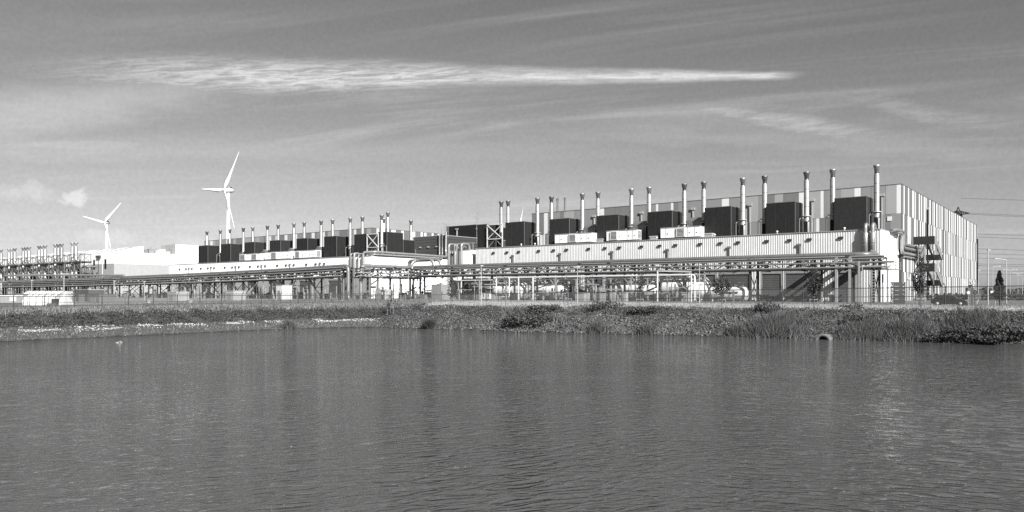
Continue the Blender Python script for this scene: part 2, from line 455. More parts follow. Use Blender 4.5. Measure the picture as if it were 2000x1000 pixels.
def water_material():
    m = bpy.data.materials.new('pond_water'); m.use_nodes = True
    t = m.node_tree; h = NG(t); p = t.nodes['Principled BSDF']
    p.inputs['Base Color'].default_value = (.068, .068, .068, 1); p.inputs['Roughness'].default_value = .05
    p.inputs['IOR'].default_value = 1.333
    tcn = h.n('ShaderNodeTexCoord')
    def wave(rot, sx, sy, detail, seed):
        mp = h.n('ShaderNodeMapping', vector_type='TEXTURE'); t.links.new(tcn.outputs['Object'], mp.inputs[0])
        mp.inputs['Rotation'].default_value = (0, 0, math.radians(rot)); mp.inputs['Location'].default_value = (seed, seed * 2, 0)
        mp.inputs['Scale'].default_value = (1 / sx, 1 / sy, 1)
        return h.noise(mp.outputs[0], 1.0, detail, .55, .35)
    def bmp(hh, dist, nrm=None):
        b = h.n('ShaderNodeBump'); b.inputs['Strength'].default_value = 1.0; b.inputs['Distance'].default_value = dist
        t.links.new(hh, b.inputs['Height'])
        if nrm: t.links.new(nrm, b.inputs['Normal'])
        return b.outputs[0]
    ge = h.n('ShaderNodeNewGeometry'); sx = h.n('ShaderNodeSeparateXYZ'); t.links.new(ge.outputs['Position'], sx.inputs[0])
    lee = h.smooth(sx.outputs[0], 5.0, 14.0, 1.0, .36)                      # calmer in the lee of the right-hand bank
    gust = h.m('MULTIPLY', h.smooth(h.noise(tcn.outputs['Object'], .06, 3, .5, .8), .36, .62, .5, 1.1), lee)
    def ridge(v): return h.m('POWER', h.m('SUBTRACT', 1.0, h.m('MULTIPLY', h.m('ABSOLUTE', h.m('SUBTRACT', v, 0.5)), 2.6), 0, True), 3.0)   # narrow pointed crests
    turn = h.smooth(h.m('ADD', sx.outputs[0], h.m('MULTIPLY', h.noise(tcn.outputs['Object'], .08, 2), 8.0)), 2.0, 14.0)   # crests swing round across the pond
    w0 = h.m('MULTIPLY', h.mixf(turn, wave(24, .22, .8, 2, 5.), wave(-20, .22, .8, 2, 7.)), gust)
    w1 = h.m('MULTIPLY', h.mixf(turn, ridge(wave(22, .75, 2.3, 2, 3.)), ridge(wave(-18, .75, 2.3, 2, 9.))), gust)
    w2 = h.m('MULTIPLY', h.mixf(turn, wave(30, 1.4, 4.2, 2, 11.), wave(-27, 1.4, 4.2, 2, 13.)), gust)
    w3 = wave(4, 5.0, 11.0, 2, 23.)
    n = bmp(w3, .005, bmp(w2, .028, bmp(w1, .115, bmp(w0, .060))))
    t.links.new(n, p.inputs['Normal'])
    return m
wb = B(); wp = [(-600, -400), (600, -400), (600, 130), (-600, 130)]
wb.add([(x, y, 0) for x, y in wp], [(0, 1, 2, 3)])
water = wb.obj('water', water_material(), None, (0, 0, ZW)); water['kind'] = 'structure'

# ------------------------------------------------------------------ large structure: the two data halls
def place_panels(root, kind, u0, u1, z0, z1, widths, face, shared, gap=.045, proud=.09):
    """one row of cladding panels, each an object of its own; unit meshes are shared and scaled"""
    x = u0
    for w, k in widths:
        w = min(w, u1 - x)
        if w < .25: break
        o = bpy.data.objects.new('panel', shared[k]); col.objects.link(o); o.parent = root
        if face == 'front': o.location = (x + gap / 2, 0, z0 + gap / 2); o.scale = (w - gap, proud, z1 - z0 - gap)
        else: o.location = (0, x + gap / 2, z0 + gap / 2); o.scale = (proud, w - gap, z1 - z0 - gap)
        x += w
        if x >= u1 - .25: break
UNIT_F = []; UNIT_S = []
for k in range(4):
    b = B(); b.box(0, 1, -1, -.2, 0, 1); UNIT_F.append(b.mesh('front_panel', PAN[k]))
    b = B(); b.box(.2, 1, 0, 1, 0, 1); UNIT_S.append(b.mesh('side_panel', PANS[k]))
def side_widths(n=80):
    out = []
    for i in range(n):
        out.append((random.choice([1.5, 1.9, 2.3, 2.8, 3.6]), random.choice([1, 1, 1, 2, 2])))
        out.append((random.choice([.9, 1.1, 1.4, 2.0]), 0))
        if random.random() < .3: out.append((random.choice([.8, 1.1]), 1)); out.append((random.choice([.7, 1.0]), 0))
    return out
def front_widths(n=60):
    out = []
    for i in range(n):
        out.append((random.choice([2.0, 2.8, 3.4, 4.2]), random.choice([1, 1, 2, 2, 3])))
        if random.random() < .38: out.append((random.choice([.7, 1.3, 1.8]), 0))
        if random.random() < .3: out.append((random.choice([1.2, 1.6]), 3))
    return out
def data_hall(label, s0, s1, v1, H, z_front, side_rows, front_zs, side_len):
    t = thing('data_hall', label, 'data centre hall', W(s1, 0, 0))
    L = s1 - s0
    b = B(); b.box(-L, 0, 0, v1, -1.5, H - .02); b.obj('wall', M['core'], t)
    b = B(); b.box(-L - .12, .14, -.14, v1 + .1, H - .015, H + .12); b.obj('coping', M['coping'], t)
    b = B(); b.box(-L + .3, -.3, .3, v1 - .3, H + .125, H + .18); b.obj('roof', M['roof'], t)
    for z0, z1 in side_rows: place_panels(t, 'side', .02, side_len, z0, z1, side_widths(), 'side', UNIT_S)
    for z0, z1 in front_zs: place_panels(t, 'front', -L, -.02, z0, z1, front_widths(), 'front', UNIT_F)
    return t
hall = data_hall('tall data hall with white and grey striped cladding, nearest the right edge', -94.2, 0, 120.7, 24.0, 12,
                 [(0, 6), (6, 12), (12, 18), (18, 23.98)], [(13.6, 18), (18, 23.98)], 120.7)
for (v, zt, zb) in ((28.0, 21.2, -.2), (119.6, 19.5, -.2)):
    b = B(); b.box(.10, .45, v - .17, v + .17, zb, zt); b.obj('downpipe', M['black'], hall)
    b = B(); b.box(.1, .5, v - .22, v + .22, zt + .003, zt + .5); b.obj('rainwater_head', M['pan_light'], hall)
for s in (-3.6, -17.6, -31.5, -45.5, -59.5, -73.5):
    b = B(); b.box(s - .12, s + .12, -.36, -.1, 13.8, 21.8); b.obj('downpipe', M['pan_light'], hall)
    b = B(); b.box(s - .5, s + .5, -.5, -.1, 21.803, 22.3); b.obj('rainwater_head', M['pan_light'], hall)
b = B(); b.box(-2.6, -1.75, -.2, -.095, 16.6, 17.5); b.obj('wall_box', M['pan_white'], hall)
for v in (6.0, 32.0, 60.0, 88.0, 112.0):
    b = B(); b.box(.1, .5, v - .2, v + .2, 4.6, 4.95); b.obj('wall_light', M['pan_white'], hall)
b = B(); b.tube([(0.3, 5.0, 13.6), (.3, 5.0, 14.2)], .2, 8); b.obj('wall_camera', M['pan_white'], hall)
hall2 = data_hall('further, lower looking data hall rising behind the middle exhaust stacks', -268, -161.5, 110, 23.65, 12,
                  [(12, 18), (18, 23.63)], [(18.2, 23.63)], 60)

# ------------------------------------------------------------------ generator annexes in front of the halls
def ribbed(x0, x1, z0, z1, pitch, depth, b=None):
    """a trapezoid-ribbed sheet standing on y = 0 and facing -y"""
    b = b or B(); n = max(1, int(round((x1 - x0) / pitch))); p = (x1 - x0) / n
    prof = []
    for i in range(n):
        a = x0 + i * p
        prof += [(a, 0), (a + p * .42, 0), (a + p * .5, -depth), (a + p * .92, -depth)]
    prof.append((x1, 0))
    vs = [(x, y, z) for z in (z0, z1) for x, y in prof]; m = len(prof)
    b.add(vs, [(i, i + 1, m + i + 1, m + i) for i in range(m - 1)]); return b
def roller_door(t, x0, x1, y, z1, sunk=.35):
    """door recessed into the wall at y, with frame and slats"""
    fr = B()
    fr.box(x0 - .35, x0, y - .06, y + .3, -.3, z1 + .35); fr.box(x1, x1 + .35, y - .06, y + .3, -.3, z1 + .35); fr.box(x0, x1, y - .06, y + .3, z1, z1 + .35)
    d = fr.obj('roller_door', M['doorframe'], t)
    for k in range(12):
        a = z1 / 12 * k
        s = B(); s.box(x0 + .005, x1 - .005, y + .10 + .02 * (k % 2), y + .2, a + .02, a + z1 / 12 - .02); s.obj('slat', M['door'], d)
    pl = B(); pl.box(x0 + .002, x1 - .002, y + .205, y + .28, -.3, z1 - .002); pl.obj('backing', M['core'], d)
def annex(label, s0, s1, top, doors, hoppers, vents, white, end_v):
    t = thing('generator_building', label, 'building', W(s1, -16, 0))
    L = s1 - s0
    b = B(); b.box(-L, -.12, .35, 15.8, -1.5, top - .05); b.obj('wall', M['pan_mid'], t)
    b = B(); b.box(-L - .1, .06, -.18, 15.6, top - .045, top + .08); b.obj('coping', M['pan_light'], t)
    b = B(); b.box(-L + .2, -.2, .4, 15.5, top + .085, top + .12); b.obj('roof', M['roof'], t)
    # upper wall sheets, one per bay
    xs = list(np.linspace(-L, 0, 8)); zlow = 6.3
    for a, c in zip(xs[:-1], xs[1:]):
        ribbed(a + .02, c - .02, zlow, top - .06, .46, .055 if white else .03).obj('cladding_sheet', M['sheet'] if white else M['white'], t)
    # lower wall: doors with piers between them
    ds = sorted(doors); edge = -L
    for a, c in ds + [(0, 0)]:
        if a - .35 > edge + .1: ribbed(edge, a - .36, -.5, zlow - .02, .46, .09).obj('pier', M['sheet'] if white else M['pan_mid'], t)
        edge = c + .36
    for a, c in ds: roller_door(t, a, c, .05, 5.65)
    b = B(); b.box(-L, -.05, .02, .3, zlow - .3, zlow - .03); b.obj('lintel', M['doorframe'], t)
    # end wall
    b = B(); b.box(-.115, .0, .02, end_v, -1, top - .06); b.obj('end_wall', M['white'], t)
    for x in hoppers:
        b = B(); b.box(x - .42, x + .42, -.42, -.08, 11.2, 11.6); b.obj('rainwater_head', M['steel_mid'], t)
        b = B(); b.tube([(x + .1, -.24, 11.19), (x + .1, -.24, 7.0)], .16, 8); b.obj('downpipe', M['steel_mid'], t)
    for x, z in vents:
        b = B(); b.box(x - .45, x + .45, -.35, -.12, z - .2, z + .2); b.box(x - .3, x + .3, -.36, -.35, z - .1, z + .1); b.obj('wall_vent', M['steel'], t)
    return t
def per(a, b, n): return list(np.linspace(a, b, n))
hop = [-15.0, -29.6, -43.9, -58.2, -73.1, -88.0]
ven = [(-7.1, 12.45)] + [(h + d, 12.4) for h in hop for d in (2.0, -1.9, -6.5)]
dr = []
for k in range(7):
    c = -5.2 - 14.1 * k
    dr.append((c - 3.8 + .5, c + .6)); dr.append((c - 12.6, c - 6.0))
dr = [(a, b) for a, b in dr if a > -100]
ax1 = annex('long low generator building with white corrugated wall before the tall hall', -101.4, -.44, 13.75, dr, hop, ven, True, 15.9)
hop2 = [-(u - 143.7) for u in (168.5, 184.8, 201.4, 217.9, 234.7, 250.9)]
ven2 = [(h + d, 11.2) for h in hop2 for d in (2.2, -2.2, -7.2)] + [(-6, 11.9)]
dr2 = [(-(158 - 143.7) - 15.4 * k - 6.5, -(158 - 143.7) - 15.4 * k) for k in range(7)]
ax2 = annex('smooth white generator building before the middle row of exhaust stacks', -267, -143.7, 13.1, dr2, hop2, ven2, False, 34)
b = B(); b.box(-.14, .02, 34.003, 34.1, -1, 13.05); b.obj('end_corner', M['pan_light'], ax2)
b = B(); b.box(.0, .1, 8.0, 9.0, 0, 2.2); b.obj('door', M['pan_light'], ax2)
# low link building at the left end of the corrugated one
t = thing('link_building', 'small white flat-roofed block left of the corrugated wall, behind two tall pipes', 'building', W(-103.4, -16, 0))
b = B(); b.box(-8.2, 0, .02, 14, -1.5, 13.4); b.obj('wall', M['white'], t)
b = B(); b.box(-8.3, .05, -.05, 14.1, 13.403, 13.55); b.obj('coping', M['pan_light'], t)
b = B(); b.box(-7.0, -6.1, -.3, 0, 12.2, 12.6); b.obj('wall_vent', M['steel'], t)
b = B(); b.box(-6.4, -3.4, -.04, .0, 0, 5.2); b.obj('door', M['door'], t)
# dark horizontally clad block between the halls
t = thing('plant_building', 'dark block clad in horizontal boards between the two rows of stacks', 'building', W(-146, 19, 0))
Lb, Db, Hb = 15, 38, 21.5
b = B(); b.box(-Lb, 0, 0, Db, -1.5, Hb - .02); b.obj('wall', M['core'], t)
b = B(); b.box(-Lb - .15, .15, -.15, Db + .1, Hb - .015, Hb + .18); b.obj('coping', M['pan_light'], t)
fb = B(); fb.box(0, 1, -1, 0, 0, 1); fme = fb.mesh('front_board', M['siding'])
sb = B(); sb.box(0, 1, 0, 1, 0, 1); sme = sb.mesh('side_board', M['siding'])
for k in range(14):
    z = 6.2 + k * 1.09
    o = ob('board', fme, t, (-Lb + .02, 0, z)); o.scale = (Lb - .04, .07 + .03 * (k % 2), 1.02)
    o = ob('board', sme, t, (0, .02, z)); o.scale = (.07 + .03 * (k % 2), Db - .04, 1.02)
for x in (-3.5, -7.5, -11.5):
    b = B(); b.box(x - .4, x + .4, -.5, -.1, 17.6, 18.0); b.obj('floodlight', M['pan_light'], t)
t = thing('penthouse', 'black windowless rooftop block left of the right-hand stacks', 'building', W(-146.3, 36, 21.7))
b = B(); b.box(-14.7, 0, 0, 18, 0, 4.7); b.obj('wall', M['black'], t)
b = B(); b.box(-14.8, .1, -.1, 18.1, 4.703, 4.9); b.obj('coping', M['steel_mid'], t)
b = B(); b.box(-9.3, -8.9, -.4, -.1, 0, 3.4); b.box(-9.7, -8.5, -.6, -.1, 3.403, 3.8); b.obj('lamp_post', M['pan_light'], t)

# ------------------------------------------------------------------ white factory on the left with skylit monopitch roofs
M['gable'] = mat('pale_gable_blockwork', .33, .7, var=.06, streaks=.06)
t = thing('factory_building', 'white factory with sloping skylit roofs at the left, behind the lattice stacks', 'building', W(-316, -16, 0))
Lf = 420
b = B(); b.box(-33.5, 0, 0, 13, -1.5, 14.8); b.obj('wall', M['pan_light'], t)
b = B(); b.box(-33.5, .02, -.06, 13, 14.803, 19.9); b.obj('fascia', M['white'], t)
b = B(); b.box(-33.5, -.1, 1.2, 13, 19.903, 19.95); b.obj('roof_deck', M['roof'], t)
roofp = [(-.15, 19.95), (13.2, 23.2), (13.2, 19.92), (-.15, 19.9)]
b = B(); b.prism([(p[0], p[1]) for p in roofp], 'x', -Lf, .05); b.obj('roof', M['white'], t)
b = B(); b.prism([(0, 14.85), (0, 19.95), (13, 23.1), (13, 14.85)], 'x', .021, .08); b.obj('gable', M['white'], t)
b = B(); b.box(.022, .075, 0, 45, -1.5, 14.845); b.obj('gable_lower_wall', M['gable'], t)
b = B(); b.box(-60, .02, 13.02, 45, -1.5, 20.1); b.obj('rear_wall', M['white'], t)
b = B(); b.box(-14, .05, 28.5, 45.2, 20.103, 24.8); b.obj('roof_block', M['white'], t)
for y in (34, 38): b = B(); b.box(-.2, .3, y, y + .3, 23.2, 23.5); b.obj('floodlight', M['steel'], t)
b = B(); b.prism([(28.3, 20.2), (28.3, 24.85), (28.48, 24.85), (28.48, 20.2)], 'x', -14, .04); b.obj('block_front', M['pan_light'], t)
for k in range(26):     # skylight strips running up the slope
    x = -8 - k * 15.6
    b = B()
    def onroof(y, e): return 19.95 + (y + .15) * (3.25 / 13.35) + e
    b.add([(x - 1.6, 2.0, onroof(2, .03)), (x + 1.6, 2.0, onroof(2, .03)), (x + 1.6, 11.6, onroof(11.6, .03)), (x - 1.6, 11.6, onroof(11.6, .03)),
           (x - 1.6, 2.0, onroof(2, .14)), (x + 1.6, 2.0, onroof(2, .14)), (x + 1.6, 11.6, onroof(11.6, .14)), (x - 1.6, 11.6, onroof(11.6, .14))],
          [(0, 3, 2, 1), (4, 5, 6, 7), (0, 1, 5, 4), (1, 2, 6, 5), (2, 3, 7, 6), (3, 0, 4, 7)])
    b.obj('skylight', M['steel_mid'], t)
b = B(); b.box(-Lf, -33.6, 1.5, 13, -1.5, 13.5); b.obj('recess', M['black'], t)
b = B(); b.box(-Lf, -33.55, 0, 13, 13.6, 19.9); b.obj('upper_wall', M['white'], t)
for k in range(24):
    x = -36.5 - k * 15.6
    b = B(); b.box(x - .4, x + .4, .2, 1.4, -1.5, 13.58); b.obj('column', M['steel_mid'], t)
for x in (-8.4, -20.0):
    b = B(); b.box(x - .9, x + .9, -.12, -.02, 12.6, 17.0); b.obj('window', M['black'], t)
for x in (-11.5, -24.5, -29):
    b = B(); b.box(x - .12, x + .12, -.15, -.01, 0, 19.5); b.obj('panel_joint', M['pan_white'], t)
b = B(); b.tube([(-14.5, -.6, 8), (-14.5, -.6, 17.8)], .12, 6); b.box(-16.4, -12.8, -1.0, -.2, 17.8, 18.8); b.obj('wall_floodlight', M['steel'], t)
# rooftop plant between the gable and the roof block
for k, (y, w, h, mm) in enumerate([(14.5, 2.2, 1.6, 'steel_mid'), (17.2, 2.6, 2.2, 'pan_mid'), (20.2, 1.8, 1.9, 'pan_light'), (22.4, 2.6, 2.3, 'pan_white'), (25.4, 2.0, 1.5, 'pan_light')]):
    q_ = thing('rooftop_unit', f'{ORD[k]} rooftop plant unit from the left on the white factory roof', 'plant unit', W(-316 - 3, -16 + y, 20.1), 'plant units on the factory roof')
    b = B(); b.box(-2.2, 0, 0, w, 0, h); b.obj('casing', M[mm], q_)
    b = B(); b.tube([(-1, w / 2, h), (-1, w / 2, h + .7)], .22, 8); b.obj('outlet', M['alu'], q_)

# ------------------------------------------------------------------ dark intake housings on the annex roofs
def housing(label, s0, s1, zb, zt, grp, v0=-13.0, depth=5.0):
    t = thing('intake_housing', label, 'intake housing', W(s1, v0, zb), grp)
    L = s1 - s0; H_ = zt - zb
    b = B(); b.box(-L, 0, 0, depth, .06, H_); b.obj('casing', M['box'], t)
    tr = B(); tr.box(-.06, .05, -.05, .06, .3, H_ - .02); tr.obj('corner_trim', M['boxtrim'], t)
    b = B(); b.box(-L - .04, .04, -.06, depth + .04, H_ + .004, H_ + .14); b.obj('lid', M['boxtrim'], t)
    b = B(); b.box(-L - .05, .05, -.08, -.003, 0.0, .35); b.box(.003, .08, 0, depth, 0, .35); b.obj('skirt', M['steel'], t)
    for k in range(1, 3):
        x = -L * k / 3
        b = B(); b.box(x - .03, x + .03, -.025, -.002, .4, H_ - .03); b.obj('seam', M['steel'], t)
    return t
RB = [(-9.64, -3.6), (-23.25, -17.23), (-36.92, -30.82), (-50.94, -44.7), (-64.89, -58.66), (-78.99, -72.85), (-93.45, -87.07), (-103.3, -99.5)]
for k, (a, c) in enumerate(RB):
    housing(f'dark box housing, {ORD[k]} from the right on the corrugated building' + (', beside the X-braced frame' if k == 7 else ''), a, c, 13.9, 20.45, 'dark intake housings on the right-hand building')
LB = [(-155.3, -148.7), (-170.5, -164.0), (-185.55, -179.3), (-201.3, -194.7), (-217.2, -210.6), (-233.35, -226.4), (-249.55, -242.5)]
for k, (a, c) in enumerate(LB):
    housing(f'dark box housing, {ORD[k + 1]} from the right above the smooth white building', a, c, 13.25, 20.2, 'dark intake housings on the left-hand building')
housing('large dark box housing at the right end of the smooth white building', -149.2, -145.0, 13.25, 20.9, 'dark intake housings on the left-hand building', v0=-8.4, depth=7.0)
housing('lower dark box housing behind the large one at the right end', -149.5, -145.0, 13.25, 18.8, 'dark intake housings on the left-hand building', v0=-1.3, depth=5.0)

# ------------------------------------------------------------------ exhaust stacks
VS = -10.5
def stack_proto():
    t = thing('exhaust_stack', '', 'exhaust stack', W(0, 0, 0))
    b = B(); b.lathe([(.60, 0), (.60, 3.6), (.52, 3.75), (.52, 10.9), (.40, 11.3)], n=16); b.obj('shaft', M['alu'], t)
    b = B(); b.lathe([(.36, 11.25), (.36, 11.5), (.40, 11.52), (.62, 12.55), (.66, 12.6), (.66, 12.85), (.60, 12.86), (.34, 11.9)], n=16); b.obj('cowl', M['cowl'], t)
    b = B(); b.lathe([(.405, 11.2), (.43, 11.22), (.43, 11.55), (.405, 11.57)], n=16); b.obj('neck_ring', M['steel'], t)
    b = B(); b.lathe([(.66, 3.55), (.92, 3.6), (.92, 3.75), (.66, 3.8)], n=16); b.obj('collar', M['galv'], t)
    for z in (5.6, 7.4, 9.2):
        b = B(); b.lathe([(.525, z), (.55, z + .02), (.55, z + .07), (.525, z + .09)], n=16); b.obj('seam_band', M['alu_dull'], t)
    for sx in (-1, 1):
        b = B(); b.bar((sx * 1.15, -.9, 0), (sx * 1.15, -.9, 3.1), .11); b.bar((sx * 1.15, .9, 0), (sx * 1.15, .9, 3.1), .11); b.bar((sx * 1.15, -.95, 3.1), (sx * 1.15, .95, 3.1), .11)
        b.bar((sx * 1.15, -.9, 3.1), (sx * .9, -.1, 3.6), .09); b.obj('support_frame', M['galv'], t)
    b = B(); b.box(-.3, .3, -.75, -.55, .2, 2.6); b.obj('sound_panel', M['black'], t)
    return t
SP = stack_proto()
def s_on(x, v):         # bearing (photo column) of a stack met with the row it stands in
    t = (x - 1000) / 1460.6
    b = C0 + v * E2
    return (t * b[1] - b[0]) / (E1[0] - t * E1[1])
RS = [-2.36, -10.55, -15.7, -24.4, -29.2, -38.2, -42.9, -51.9, -56.6, -66.0, -70.6, -80.1, -84.6, -94.5, -96.9]
first = True
for k, s in enumerate(RS):
    lab = f'silver exhaust stack, {ORD[k]} from the right of the row on the corrugated building'
    loc = W(s, VS, 13.88)
    if first: SP.location = loc; SP['label'] = lab; SP['group'] = 'exhaust stacks on the right-hand building'; first = False
    else: copy_tree(SP, loc, lab, 'exhaust stacks on the right-hand building')
LS = [-145.1, -154.2, -160.2, -169.2, -175.3, -184.6, -190.5, -199.8, -206.4, -215.7, -221.9, -231.2, -237.8, -247.6]
for k, s in enumerate(LS):
    copy_tree(SP, W(s, VS, 13.3), f'silver exhaust stack, {ORD[k]} from the right of the row on the smooth white building', 'exhaust stacks on the left-hand building')
copy_tree(SP, W(-147.6, 4.6, 12.9), 'lone silver exhaust stack just right of the large dark housing', 'exhaust stacks on the left-hand building')
copy_tree(SP, W(-150.9, -2.6, 15.2), 'silver exhaust stack rising behind the large dark housing, front one of two', 'exhaust stacks on the left-hand building')
copy_tree(SP, W(-158.5, 2.5, 14.0), 'silver exhaust stack half hidden behind another by the large dark housing', 'exhaust stacks on the left-hand building')
# slim vents on the tall hall's roof
for k, (s, v) in enumerate([(-88.2, 4.0), (-85.0, 3.0)]):
    o = thing('roof_vent', ['slim vent pipe behind the stacks at the left end of the tall hall', 'shorter slim vent pipe right of the other one on the tall hall'][k], 'vent pipe', W(s, v, 24.15), 'slim vents behind the stacks')
    b = B(); b.lathe([(.28, 0), (.28, 3.2), (.4, 3.9)], n=10); b.obj('pipe', M['alu_dull'], o)
    b = B(); b.lathe([(.42, 3.9), (.1, 4.2)], n=10); b.obj('cap', M['cowl'], o)

# rounded exhaust ducts beside some stacks
def duct(label, s0, s1, zb, zt, grp, v0=-11.2, depth=4.2):
    t = thing('exhaust_duct', label, 'duct', W(s1, v0, zb), grp)
    L = s1 - s0; H_ = zt - zb; r = 1.5
    pr = [(0, 0), (depth, 0), (depth, H_ - r)] + [(depth - r + r * math.cos(a), H_ - r + r * math.sin(a)) for a in np.linspace(0, math.pi / 2, 6)[1:]] + \
         [(r - r * math.sin(a), H_ - r + r * math.cos(a)) for a in np.linspace(0, math.pi / 2, 6)]
    b = B(); b.prism(pr, 'x', -L, -.45); b.obj('casing', M['alu_dull'], t)
    b = B(); b.prism([((y - depth / 2) * .96 + depth / 2, z * .97) for y, z in pr], 'x', -.445, 0); b.obj('shaded_end', M['black'], t)  # black end piece: shadow on the duct's round right end, put in as colour
    for k in range(3):
        b = B(); b.box(-L + .05, -.5, -.03, -.002, .5 + k * 1.1, .56 + k * 1.1); b.obj('seam', M['steel_mid'], t)
    return t
for k, (a, c) in enumerate([(-42.0, -37.9), (-56.7, -51.9), (-69.9, -65.9)]):
    duct(f'rounded sheet-metal exhaust duct, {ORD[k]} from the right beside a stack', a, c, 13.9, 18.9, 'rounded exhaust ducts')
for k, (a, c) in enumerate([(-191.8, -189.6), (-207.6, -205.4), (-175.9, -174.0)]):
    t = thing('exhaust_duct', ['slanted duct at the foot of the middle stack of the left row', 'slanted duct at the foot of a stack, left of its twin', 'slanted duct right of its two twins on the left row'][k], 'duct', W(c, -12.2, 13.3), 'slanted ducts on the left-hand row')
    b = B(); b.prism([(-2.2, 0), (0, 0), (0, 3.7), (-.9, 3.9), (-2.2, 2.2)], 'y', 0, 1.8); b.obj('casing', M['alu_dull'], t)
    b = B(); b.prism([(-2.25, 2.3), (-2.25, 2.45), (-.9, 4.05), (.05, 3.85), (.05, 3.72), (-.9, 3.91)], 'y', -.05, 1.85); b.obj('flange', M['galv'], t)

# white air handling units on the annex roofs
def ahu(label, s0, s1, zb, h, grp, louvre):
    t = thing('air_handling_unit', label, 'air handling unit', W(s1, -15.4, zb), grp)
    L = s1 - s0
    b = B(); b.box(-L, 0, 0, 2.4, .25, h); b.obj('casing', M['white'], t)
    b = B(); b.box(-L - .1, .1, -.1, 2.5, h + .003, h + .1); b.obj('lid', M['pan_light'], t)
    b = B(); b.box(-L + .2, -.2, .2, 2.2, 0, .247); b.obj('plinth', M['steel'], t)
    for (f0, f1, side) in louvre:
        if not side:
            x0, x1 = -L * f0, -L * f1
            b = B(); b.box(min(x0, x1), max(x0, x1), -.28, -.004, .4, h - .12); lv = b.obj('louvre', M['pan_white'], t)
            n = 6; hh = (h - .75) / n
            for k in range(n):
                s_ = B(); s_.box(min(x0, x1) + .22, max(x0, x1) - .22, -.31, -.283, .55 + hh * k, .55 + hh * k + hh * .55); s_.obj('slat', M['black'], lv)
        else:
            b = B(); b.box(.004, .16, .25, 2.15, .4, h - .12); lv = b.obj('louvre', M['pan_white'], t)
            n = 6; hh = (h - .75) / n
            for k in range(n):
                s_ = B(); s_.box(.163, .19, .42, 1.98, .55 + hh * k, .55 + hh * k + hh * .55); s_.obj('slat', M['black'], lv)
    for f in (.12, .30, .62, .86):
        x = -L * f
        b = B(); b.box(x - .04, x + .04, -.03, -.003, .35, h - .08); b.obj('panel_joint', M['pan_mid'], t)
        b = B(); b.box(x + .3, x + .55, -.05, -.003, h * .42, h * .42 + .2); b.obj('handle', M['steel'], t)
    return t
ahu('white louvred air handling unit, rightmost on the corrugated building roof', -46.4, -37.0, 13.9, 2.45, 'air handling units on the right-hand roof', [(.36, .58, False)])
ahu('white air handling unit between its two neighbours, louvred on front and end', -60.6, -52.6, 13.9, 2.5, 'air handling units on the right-hand roof', [(.86, .62, False), (0, 0, True)])
ahu('white louvred air handling unit, leftmost on the corrugated building roof', -75.6, -64.8, 13.9, 2.4, 'air handling units on the right-hand roof', [(.40, .60, False)])
ahu('white louvred air handling unit at the right of the left-hand roof', -183.5, -172.0, 13.25, 2.6, 'air handling units on the left-hand roof', [(.92, .72, False), (0, 0, True)])
ahu('white air handling unit in the middle of three on the left-hand roof', -200.8, -185.6, 13.25, 2.7, 'air handling units on the left-hand roof', [(.72, .52, False)])
ahu('white louvred air handling unit at the left of the left-hand roof', -216.2, -203.5, 13.25, 2.5, 'air handling units on the left-hand roof', [(.98, .72, False), (.4, .15, False)])
for k, (s, lab) in enumerate([(-35.2, 'right'), (-48.4, 'middle'), (-62.8, 'left')]):
    t = thing('roof_hatch', f'small box hatch beside the {["rightmost", "middle", "leftmost"][k]} air handling unit on the corrugated building', 'roof hatch', W(s, -14.6, 13.9), 'roof hatches')
    b = B(); b.box(-.9, .9, -.5, .5, 0, .7); b.obj('curb', M['pan_light'], t); b = B(); b.box(-1, 1, -.6, .6, .703, .82); b.obj('lid', M['pan_white'], t)
for k, s in enumerate([-7.0, -20.0, -33.4, -47.2, -81.6, -86.0]):
    t = thing('roof_cowl', f'tiny white vent cowl on the corrugated parapet, {ORD[k]} from the right', 'vent cowl', W(s, -15.7, 13.84), 'tiny cowls on the parapet')
    b = B(); b.lathe([(.12, 0), (.12, .3), (.24, .34), (.24, .5), (.02, .66)], n=8); b.obj('cap', M['pan_white'], t)

# X-braced steel frames next to the end housings
def braced_frame(label, s0, s1, zb, zt, v):
    t = thing('braced_frame', label, 'steel frame', W(s1, v, zb))
    L = s1 - s0; H_ = zt - zb
    for x in (-L, 0):
        b = B(); b.bar((x, 0, 0), (x, 0, H_), .22); b.obj('post', M['offwhite'], t)
    for z in (H_ * .38, H_):
        b = B(); b.bar((-L, -.02, z), (0, -.02, z), .2); b.obj('beam', M['offwhite'], t)
    b = B(); b.bar((-L, -.12, H_), (0, -.12, H_ * .38), .2); b.obj('brace', M['offwhite'], t)
    b = B(); b.bar((-L, .12, H_ * .38), (0, .12, H_), .2); b.obj('brace', M['offwhite'], t)
    b = B(); b.bar((-L, .3, 0), (-L * .5, .3, H_ * .38), .12); b.bar((0, .3, 0), (-L * .5, .3, H_ * .38), .12); b.obj('knee_brace', M['galv'], t)
braced_frame('X-braced steel frame left of the right-hand row of housings', -99.3, -94.0, 13.9, 20.2, -13.6)
braced_frame('X-braced steel frame between dark housings of the left-hand row', -148.4, -143.2, 13.3, 20.0, -13.6)

